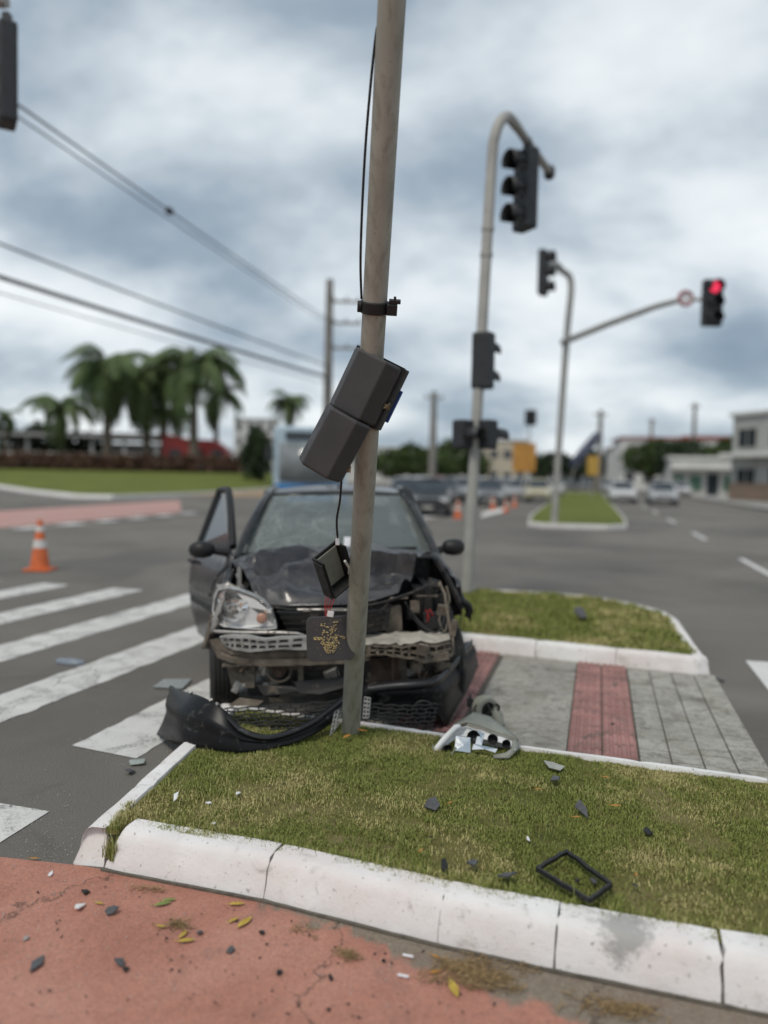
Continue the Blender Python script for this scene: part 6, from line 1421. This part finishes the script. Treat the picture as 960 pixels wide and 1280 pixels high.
def frond_mesh(mat, L=3.6, droop=1.0, seed=1):
    r_ = random.Random(seed); m_ = MB(); pts = []
    for i in range(11):
        t = i/10; pts.append(V((L*(t-.28*droop*t*t*t), 0, L*(.42*t-droop*.85*t*t))))
    m_.tube(pts, [.035*(1-.8*i/10)+.006 for i in range(11)], 4)
    for i in range(1, 34):
        t = i/34; k = t*10; j = min(int(k), 9); p = pts[j].lerp(pts[j+1], k-j); tg = (pts[j+1]-pts[j]).normalized()
        ll = L*.30*math.sin(math.pi*min(1, .12+t*.86))**.7
        for s_ in (-1, 1):
            d_ = (V((0, s_, 0))*.75 + tg*.55 + V((0, 0, -.30-.5*r_.random()))).normalized()*ll*r_.uniform(.8, 1.15); w = tg*.055
            m_.add([p-w, p+w, p+d_*.6+w*.8+V((0, 0, -.02)), p+d_+V((0, 0, -.25*ll)), p+d_*.6-w*.8], [(0, 1, 2, 4), (4, 2, 3)])
    return m_.mesh('frond', mat)
fm = [frond_mesh(M['palm'], 3.6, 1.0, 1), frond_mesh(M['palm'], 3.6, 1.35, 2), frond_mesh(M['palm_y'], 3.2, 1.6, 3)]
def palm(u, v_top, Y, h_base, size, label, n=17, yellow=2):
    p = D(u, v_top, Y); g = thing('palm_tree', label, 'palm tree', (p.x, Y, h_base), random.uniform(0, 6), 'palm trees beyond the lawn'); H = p.z-h_base-.9*size
    m_ = MB(); m_.tube([(0, 0, -.2), (.1, .05, H*.5), (0, 0, H)], [.30*size, .22*size, .17*size], 10); m_.build('trunk', M['trunk'], g, smooth=60)
    for k in range(n):
        el_ = random.uniform(-.75, .65); o = link('frond', fm[1 if el_ < -.1 else 0], g); o.location = (0, 0, H); o.rotation_euler = (0, -el_, 2*math.pi*k/n*1.0+random.uniform(-.2, .2)); s_ = size*random.uniform(.85, 1.12); o.scale = (s_, s_, s_)
    for k in range(yellow):
        o = link('frond', fm[2], g); o.location = (0, 0, H-.2); o.rotation_euler = (0, random.uniform(.9, 1.2), random.uniform(0, 6)); o.scale = (size*.8,)*3
palm(135, 436, 92, 1.2, 2.1, 'tall palm left of centre in the palm group', 30); palm(184, 452, 96, 1.2, 2.0, 'palm in the middle of the group, slightly lower', 30); palm(243, 436, 92, 1.2, 2.2, 'tall palm at the right of the group, above the red kiosk', 30); palm(76, 492, 96, 1.2, 1.6, 'shorter yellowing palm at the left of the group', 18, 4); palm(362, 490, 100, 0, 1.1, 'single small palm behind the bus', 16); palm(8, 512, 105, 1.2, .8, 'small palm at the left edge of the picture', 15); palm(205, 500, 98, 1.2, 1.5, 'low palm between the two tall ones on the right', 15); palm(270, 478, 98, 1.2, 1.5, 'drooping palm at the right end of the group', 15)
def crown_mesh(lobes, n, leaf_, mat, seed=0):
    r_ = random.Random(seed); m_ = MB(); vs_, fs = [], []
    tot = sum(a*b*c for *_, a, b, c in lobes)
    for (x, y, z, a, b, c) in lobes:
        for _ in range(int(n*a*b*c/tot)):
            th, ph = r_.uniform(0, 2*math.pi), math.acos(r_.uniform(-1, 1)); k = r_.uniform(.25, 1)**.4
            d_ = V((math.sin(ph)*math.cos(th), math.sin(ph)*math.sin(th), math.cos(ph)))
            bmp_ = 1+.35*mnoise.noise(d_*2.3+V((x, y, z)))
            p = V((x, y, z))+V((d_.x*a, d_.y*b, d_.z*c))*k*bmp_
            q = Euler((r_.uniform(0, 6), r_.uniform(0, 6), r_.uniform(0, 6))).to_matrix(); s_ = leaf_*r_.uniform(.6, 1.4); o_ = len(vs_)
            vs_ += [p+q @ V(e_)*s_ for e_ in ((-1, -.5, 0), (1, -.5, .2), (1, .5, 0), (-1, .5, -.2))]; fs.append((o_, o_+1, o_+2, o_+3))
    m_.add(vs_, fs); me = bpy.data.meshes.new('crown'); me.from_pydata([tuple(v) for v in vs_], [], fs); me.materials.append(mat); return me
def tree(loc, lobes, n, leaf_, mat, label, trunk=(.2, 2.), cat='tree', name='tree', group=None, seed=0):
    g = thing(name, label, cat, loc, 0, group)
    link('crown', crown_mesh(lobes, n, leaf_, mat, seed), g); m_ = MB(); r0, th_ = trunk
    m_.tube([(0, 0, -.2), (.05, 0, th_*.5), (0, .05, th_)], [r0*1.3, r0, r0*.8], 8)
    for (x, y, z, *_r) in lobes[:6]: m_.tube([(0, 0, th_*.8), (x*.5, y*.5, lerp(th_, z, .6)), (x, y, z)], [r0*.6, r0*.4, r0*.15], 6)
    m_.build('trunk', M['bark'], g, smooth=60)
def at_px(u, Y): return D(u, 600, Y).x
gt = 'trees along the right-hand road'
tree((at_px(815, 88), 88, 0), [(-1.6, 0, 3.9, 2.1, 2, 1.6), (.8, .4, 4.6, 2.2, 2, 1.7), (2.4, 0, 3.8, 1.8, 1.7, 1.4), (-.3, -.6, 3.1, 2.2, 1.8, 1.2)], 2600, .20, M['tree'], 'green tree left of the pair on the right-hand road', (.22, 2.2), group=gt, seed=1)
tree((at_px(850, 84), 84, 0), [(-1.0, 0, 4.1, 1.8, 1.8, 1.6), (.8, .2, 4.5, 1.6, 1.6, 1.6), (0, -.4, 3.1, 1.8, 1.6, 1.2)], 2200, .20, M['tree_dk'], 'darker tree right of the pair on the right-hand road', (.22, 2.2), group=gt, seed=2)
tree((at_px(902, 92), 92, 0), [(-1.4, 0, 4.2, 1.8, 1.8, 1.6), (.9, .2, 5.0, 1.9, 1.8, 1.7), (0, -.4, 3.3, 1.9, 1.6, 1.2)], 2000, .22, M['tree'], 'green tree between the white shop and the large grey building', (.22, 2.4), group=gt, seed=31)
tree((at_px(775, 140), 140, 0), [(-2.5, 0, 4, 2.5, 2.2, 2), (.6, .2, 5.0, 2.6, 2.2, 2.2), (3, 0, 4, 2.4, 2, 1.8)], 1600, .32, M['tree_dk'], 'dark far tree behind the white cars on the right road', (.25, 2.4), group=gt, seed=32)
tree((at_px(690, 150), 150, 0), [(-3, 0, 3.6, 3, 2.2, 2), (.6, .2, 4.4, 3, 2.2, 2.2), (4, 0, 3.6, 3, 2, 1.8)], 1600, .34, M['tree_dk'], 'low dark far tree clump behind the tall grey pole', (.25, 2.2), group=gt, seed=33)
tree((at_px(742, 95), 95, 0), [(0, 0, 3.2, 1.3, 1.3, 1.8)], 900, .2, M['tree_dk'], 'small dark tree at the far end of the median', (.15, 1.5), group=gt, seed=3)
tree((at_px(515, 110), 110, 0), [(-3, 0, 3, 3, 3, 2), (0, 0, 3.6, 3, 3, 2.3), (3.5, 0, 3, 3, 3, 2)], 2200, .3, M['tree'], 'wide tree clump behind the queue, left one', (.3, 2), seed=4); tree((at_px(560, 120), 120, 0), [(-3, 0, 3.4, 3, 3, 2.4), (1, 0, 4.2, 3, 3, 3), (4, 0, 3.2, 2.6, 3, 2)], 2200, .3, M['tree'], 'wide tree clump behind the queue, right one', (.3, 2), seed=5)
tree((at_px(321, 72), 72, .9), [(0, 0, 2.0, 1.5, 1.5, 2.2), (0, 0, 3.4, 1.1, 1.1, 1.4)], 2200, .16, M['tree_dk'], 'rounded dark shrub between the palms and the bus', (.15, 1.0), 'shrub', 'shrub', seed=6)
tree((at_px(30, 120), 120, 1), [(-4, 0, 4, 4, 3, 3), (3, 0, 4.4, 4, 3, 3), (9, 0, 3.6, 4, 3, 2.6)], 2400, .35, M['tree_dk'], 'dark tree clump behind the canopy at the left', (.3, 2), seed=7)
# hedge on top of the lawn
hg_ = thing('hedge', 'long russet-brown clipped hedge along the top of the lawn', 'hedge', (-29, 85.5, 1.0)); lob = []
for k in range(22): lob.append((-16+k*1.45, .4*nz(k*.9, 1.), 1.05+.25*nz(k*.7, 4.), 1.2, .9, 1.15+.2*nz(k*.8, 9.)))
link('foliage', crown_mesh(lob, 9000, .20, M['hedge'], 11), hg_)
# distant woodland: one mass
ff = MB(); vs_, fs = [], []; r_ = random.Random(21)
lobes = []
for k in range(90): lobes.append((-420+k*11+r_.uniform(-4, 4), 420+r_.uniform(-30, 30)+abs(k-45)*1.5, 4+r_.uniform(-1, 2.5), 9, 6, 6+r_.uniform(-2, 3)))
o = link('far_woodland', crown_mesh(lobes, 24000, 1.1, M['tree_dk'], 22)); o['kind'] = 'stuff'; o['label'] = 'low dark woodland along the horizon'; o['category'] = 'woodland'

# ================================================================== BUILDINGS
def wallm(name, c): return gen(name, c, .85, var=.12, scale=.5, bmp=.1, dirt=((c[0]*.6, c[1]*.6, c[2]*.58), .15, .6))
def building(name, label, loc, yaw, w, d, h, wall, roof=None, rows=1, cols=4, wsize=(1.2, 1.2), base=.9, door=True, extra=None, win=None):
    g = thing(name, label, 'building', loc, yaw); m_ = MB(); m_.box((0, d/2, h/2), (w, d, h)); m_.build('wall', wall, g)
    m_ = MB(); m_.box((0, d/2, h+.15), (w+.5, d+.5, .3)); m_.build('roof', roof or wall, g, bevel=.04)
    fl = (h-.4)/rows
    for r__ in range(rows):
        for c__ in range(cols):
            x = -w/2+w*(c__+.5)/cols; z = r__*fl+base+wsize[1]/2
            if door and r__ == 0 and c__ == cols//2: dd = MB(); dd.box((x, -.03, 1.1), (wsize[0], .08, 2.2)); dd.build('door', M['pane'], g); continue
            wn = link('window', None, g); m_ = MB(); m_.box((x, -.02, z), (wsize[0], .06, wsize[1])); m_.build('pane', win or M['pane'], wn)
            m_ = MB()
            for sx_ in (-1, 0, 1): m_.box((x+sx_*wsize[0]/2, -.05, z), (.07, .06, wsize[1]+.07))
            for sz_ in (-1, 1): m_.box((x, -.052, z+sz_*wsize[1]/2), (wsize[0]+.1, .07, .08))
            m_.build('frame', M['galv2'], wn)
    return g
M['w_white'] = wallm('white_render', (.62, .61, .58)); M['w_grey'] = wallm('grey_render', (.40, .40, .38)); M['w_cream'] = wallm('cream_render', (.52, .46, .36)); M['w_brick'] = wallm('brown_base', (.22, .16, .12)); M['r_red'] = gen('red_tile_roof', (.30, .075, .055), .8, var=.25, scale=2, bmp=.2); M['w_red'] = gen('red_cladding', (.48, .06, .05), .5, var=.2, scale=.6, bmp=.05); M['dark_roof'] = gen('dark_canopy', (.07, .07, .075), .7, var=.2, scale=.5, bmp=.1)
ry = R(-75)   # facades that line the right-hand road
g = building('shop_building', 'large pale grey shop building at the right picture edge', (30.8, 50.4, .1), ry, 24, 16, 6.6, M['w_grey'], M['w_white'], 2, 7, (2.0, 1.5), 1.0)
m_ = MB(); m_.box((0, -.5, 3.5), (24.4, 1.2, .35)); m_.build('awning', M['w_white'], g, bevel=.05); m_ = MB(); m_.box((0, -.06, .7), (24.2, .1, 1.3)); m_.build('plinth', M['w_brick'], g)
m_ = MB(); m_.lathe([(0, -.05), (1.1, -.06), (1.1, .05)], 20, 'y', (-3.2, -1.2, 2.2), Matrix.Diagonal((1, 1, .8, 1))); m_.build('oval_sign', gen('orange_sign', (.62, .30, .07), .5, var=.3, scale=1, bmp=.05), g, smooth=40)
g = building('shop_building', 'white shop with green shutters under a low awning', (at_px(880, 78), 78, .1), R(-14), 6.4, 8, 3.6, M['w_white'], M['w_white'], 1, 4, (1.1, 1.6), .4, win=gen('green_shutter', (.06, .18, .11), .6, var=.2, scale=2, bmp=.1)); m_ = MB(); m_.box((0, -.6, 2.7), (6.6, 1.3, .2)); m_.build('awning', M['w_white'], g)
g = building('apartment_house', 'white house with red tiled roof edge behind the trees', (at_px(845, 108), 108, 0), R(-10), 15, 10, 7.2, M['w_white'], M['r_red'], 2, 6, (1.3, 1.4), 1.0)
m_ = MB(); m_.box((0, -.3, 3.6), (15.2, .8, .22)); m_.build('balcony_slab', M['w_white'], g)
g = building('apartment_house', 'lower red-roofed house left of the trees', (at_px(792, 125), 125, 0), R(-10), 7, 8, 6.4, M['w_white'], M['r_red'], 2, 3, (1.2, 1.3), 1.0)
building('apartment_house', 'cream block behind the orange sign', (at_px(625, 130), 130, 0), R(-8), 9, 8, 7.5, M['w_cream'], M['w_white'], 2, 4, (1.3, 1.4), 1.)
building('apartment_house', 'pale block closing the street between the trees and the white house', (at_px(800, 165), 165, 0), R(-12), 14, 8, 7.8, M['w_cream'], M['w_grey'], 2, 6, (1.2, 1.3), 1.)
building('apartment_house', 'grey terrace far behind the white shop', (at_px(905, 120), 120, 0), R(-14), 12, 8, 8.2, M['w_grey'], M['r_red'], 2, 5, (1.2, 1.3), 1.)
building('warehouse', 'long white low warehouse behind the waiting cars', (at_px(505, 140), 140, 0), R(-4), 26, 10, 6.2, M['w_white'], M['w_white'], 1, 8, (1.6, 1.2), 2.6, door=False)
building('apartment_house', 'small white house far behind the median', (at_px(715, 150), 150, 0), R(-10), 8, 8, 5.2, M['w_white'], M['dark_roof'], 1, 4)
building('office_tower', 'tall pale building with vertical windows right of the palms', (at_px(318, 150), 150, 0), R(4), 8, 8, 11.5, M['w_white'], M['w_white'], 4, 4, (.7, 1.8), .8, door=False)
g = thing('red_kiosk', 'low red kiosk with pale base beneath the tall palm', 'kiosk', (at_px(248, 98), 96, 1.2), R(3)); g.scale = (.92, 1, 1.0)
m_ = MB(); m_.loft([[(-4.3, 0, 1.4), (-4.3, 0, 4.3), (-3.7, 0, 4.7), (-.8, 0, 4.2), (2.6, 0, 4.1), (4.2, 0, 3.0), (4.2, 0, 1.4)], [(-4.3, 4, 1.4), (-4.3, 4, 4.3), (-3.7, 4, 4.7), (-.8, 4, 4.2), (2.6, 4, 4.1), (4.2, 4, 3.0), (4.2, 4, 1.4)]], True, True); m_.build('body', M['w_red'], g)
m_ = MB(); m_.box((0, 2, .7), (8.4, 3.9, 1.4)); m_.build('base', M['w_white'], g)
for x in (-2.6, .4, 3.0): m_ = MB(); m_.box((x, -.03, 2.4), (1.5, .08, .9)); m_.build('window', M['pane'], g)
g = thing('filling_station', 'long low station with dark canopy at the left behind the hedge', 'building', (at_px(95, 112), 112, 1.0), R(2))
m_ = MB(); m_.box((0, 4, 5.2), (26, 10, .9)); m_.build('canopy', M['dark_roof'], g, bevel=.05); m_ = MB(); m_.box((0, -1.05, 5.15), (26.1, .1, .35)); m_.build('fascia', M['w_grey'], g)
m_ = MB(); m_.box((0, 9, 2.2), (25, 3, 4.4)); m_.build('wall', M['w_grey'], g)
for k in range(6): m_ = MB(); m_.box((-11.5+k*4.6, 0, 2.4), (.35, .35, 4.8)); m_.build('column', M['w_white'], g)
for k in range(9): m_ = MB(); m_.box((-11+k*2.7, 7.46, 2.4), (2.0, .06, 1.8)); m_.build('window', M['pane'], g)
m_ = MB(); m_.box((0, -3.5, 1.9), (30, .25, 2.4)); o = m_.build('garden_wall', M['w_white'], bevel=.03); o.location = (at_px(110, 105), 105, .4); tag(o, 'low white wall showing above the hedge at the left', 'wall')
# street signs
def board(u, v, Y, w, h, col, label, post=True, rot=0, tilt=0):
    p = D(u, v, Y); g = thing('road_sign', label, 'sign', (p.x, Y, 0), rot); m_ = MB(); m_.box((0, -.08, p.z), (w, .05, h), (0, tilt, 0)); m_.build('panel', col, g, bevel=.01); m_ = MB(); m_.tube([(0, 0, 0), (0, 0, p.z+h*.3)], .05, 8); m_.build('post', M['galv2'], g, smooth=60)
board(655, 572, 46, 1.35, 1.7, gen('orange_board', (.50, .24, .05), .6, var=.2, scale=2, bmp=.05), 'orange rectangular road sign above the waiting cars'); board(741, 582, 60, .9, 1.5, gen('amber_board', (.50, .30, .06), .6, var=.2, scale=2, bmp=.05), 'small amber sign on the far median')
fl_ = D(742, 548, 62); g = thing('feather_flag', 'leaning dark blue banner flag at the far end of the median', 'flag', (fl_.x-2.2, 62, 0)); m_ = MB(); m_.tube([(0, 0, 0), (.7, 0, 2.2), (2.6, 0, 5.4)], .04, 6); m_.build('pole', M['galv2'], g, smooth=60); m_ = MB(); m_.loft([[(.2, 0, 2.6), (1.0, 0, 2.2)], [(1.2, .05, 4.0), (1.9, -.05, 3.4)], [(2.3, 0, 5.3), (2.9, 0, 5.1)]]); m_.build('cloth', gen('flag_blue', (.06, .075, .13), .8, var=.3, scale=1, bmp=.1), g, smooth=60, solid=.02)
g = thing('hanging_signal', 'small dark signal head seen far off left of the tall grey pole', 'traffic light', (at_px(661, 55), 55, 0)); signal_head(g, V((0, 0, D(661, 522, 55).z)), 0, 1.1, .8, 2); m_ = MB(); m_.tube([(0, .25, 0), (0, .25, D(661, 522, 55).z)], .05, 8); m_.build('post', M['galv2'], g)
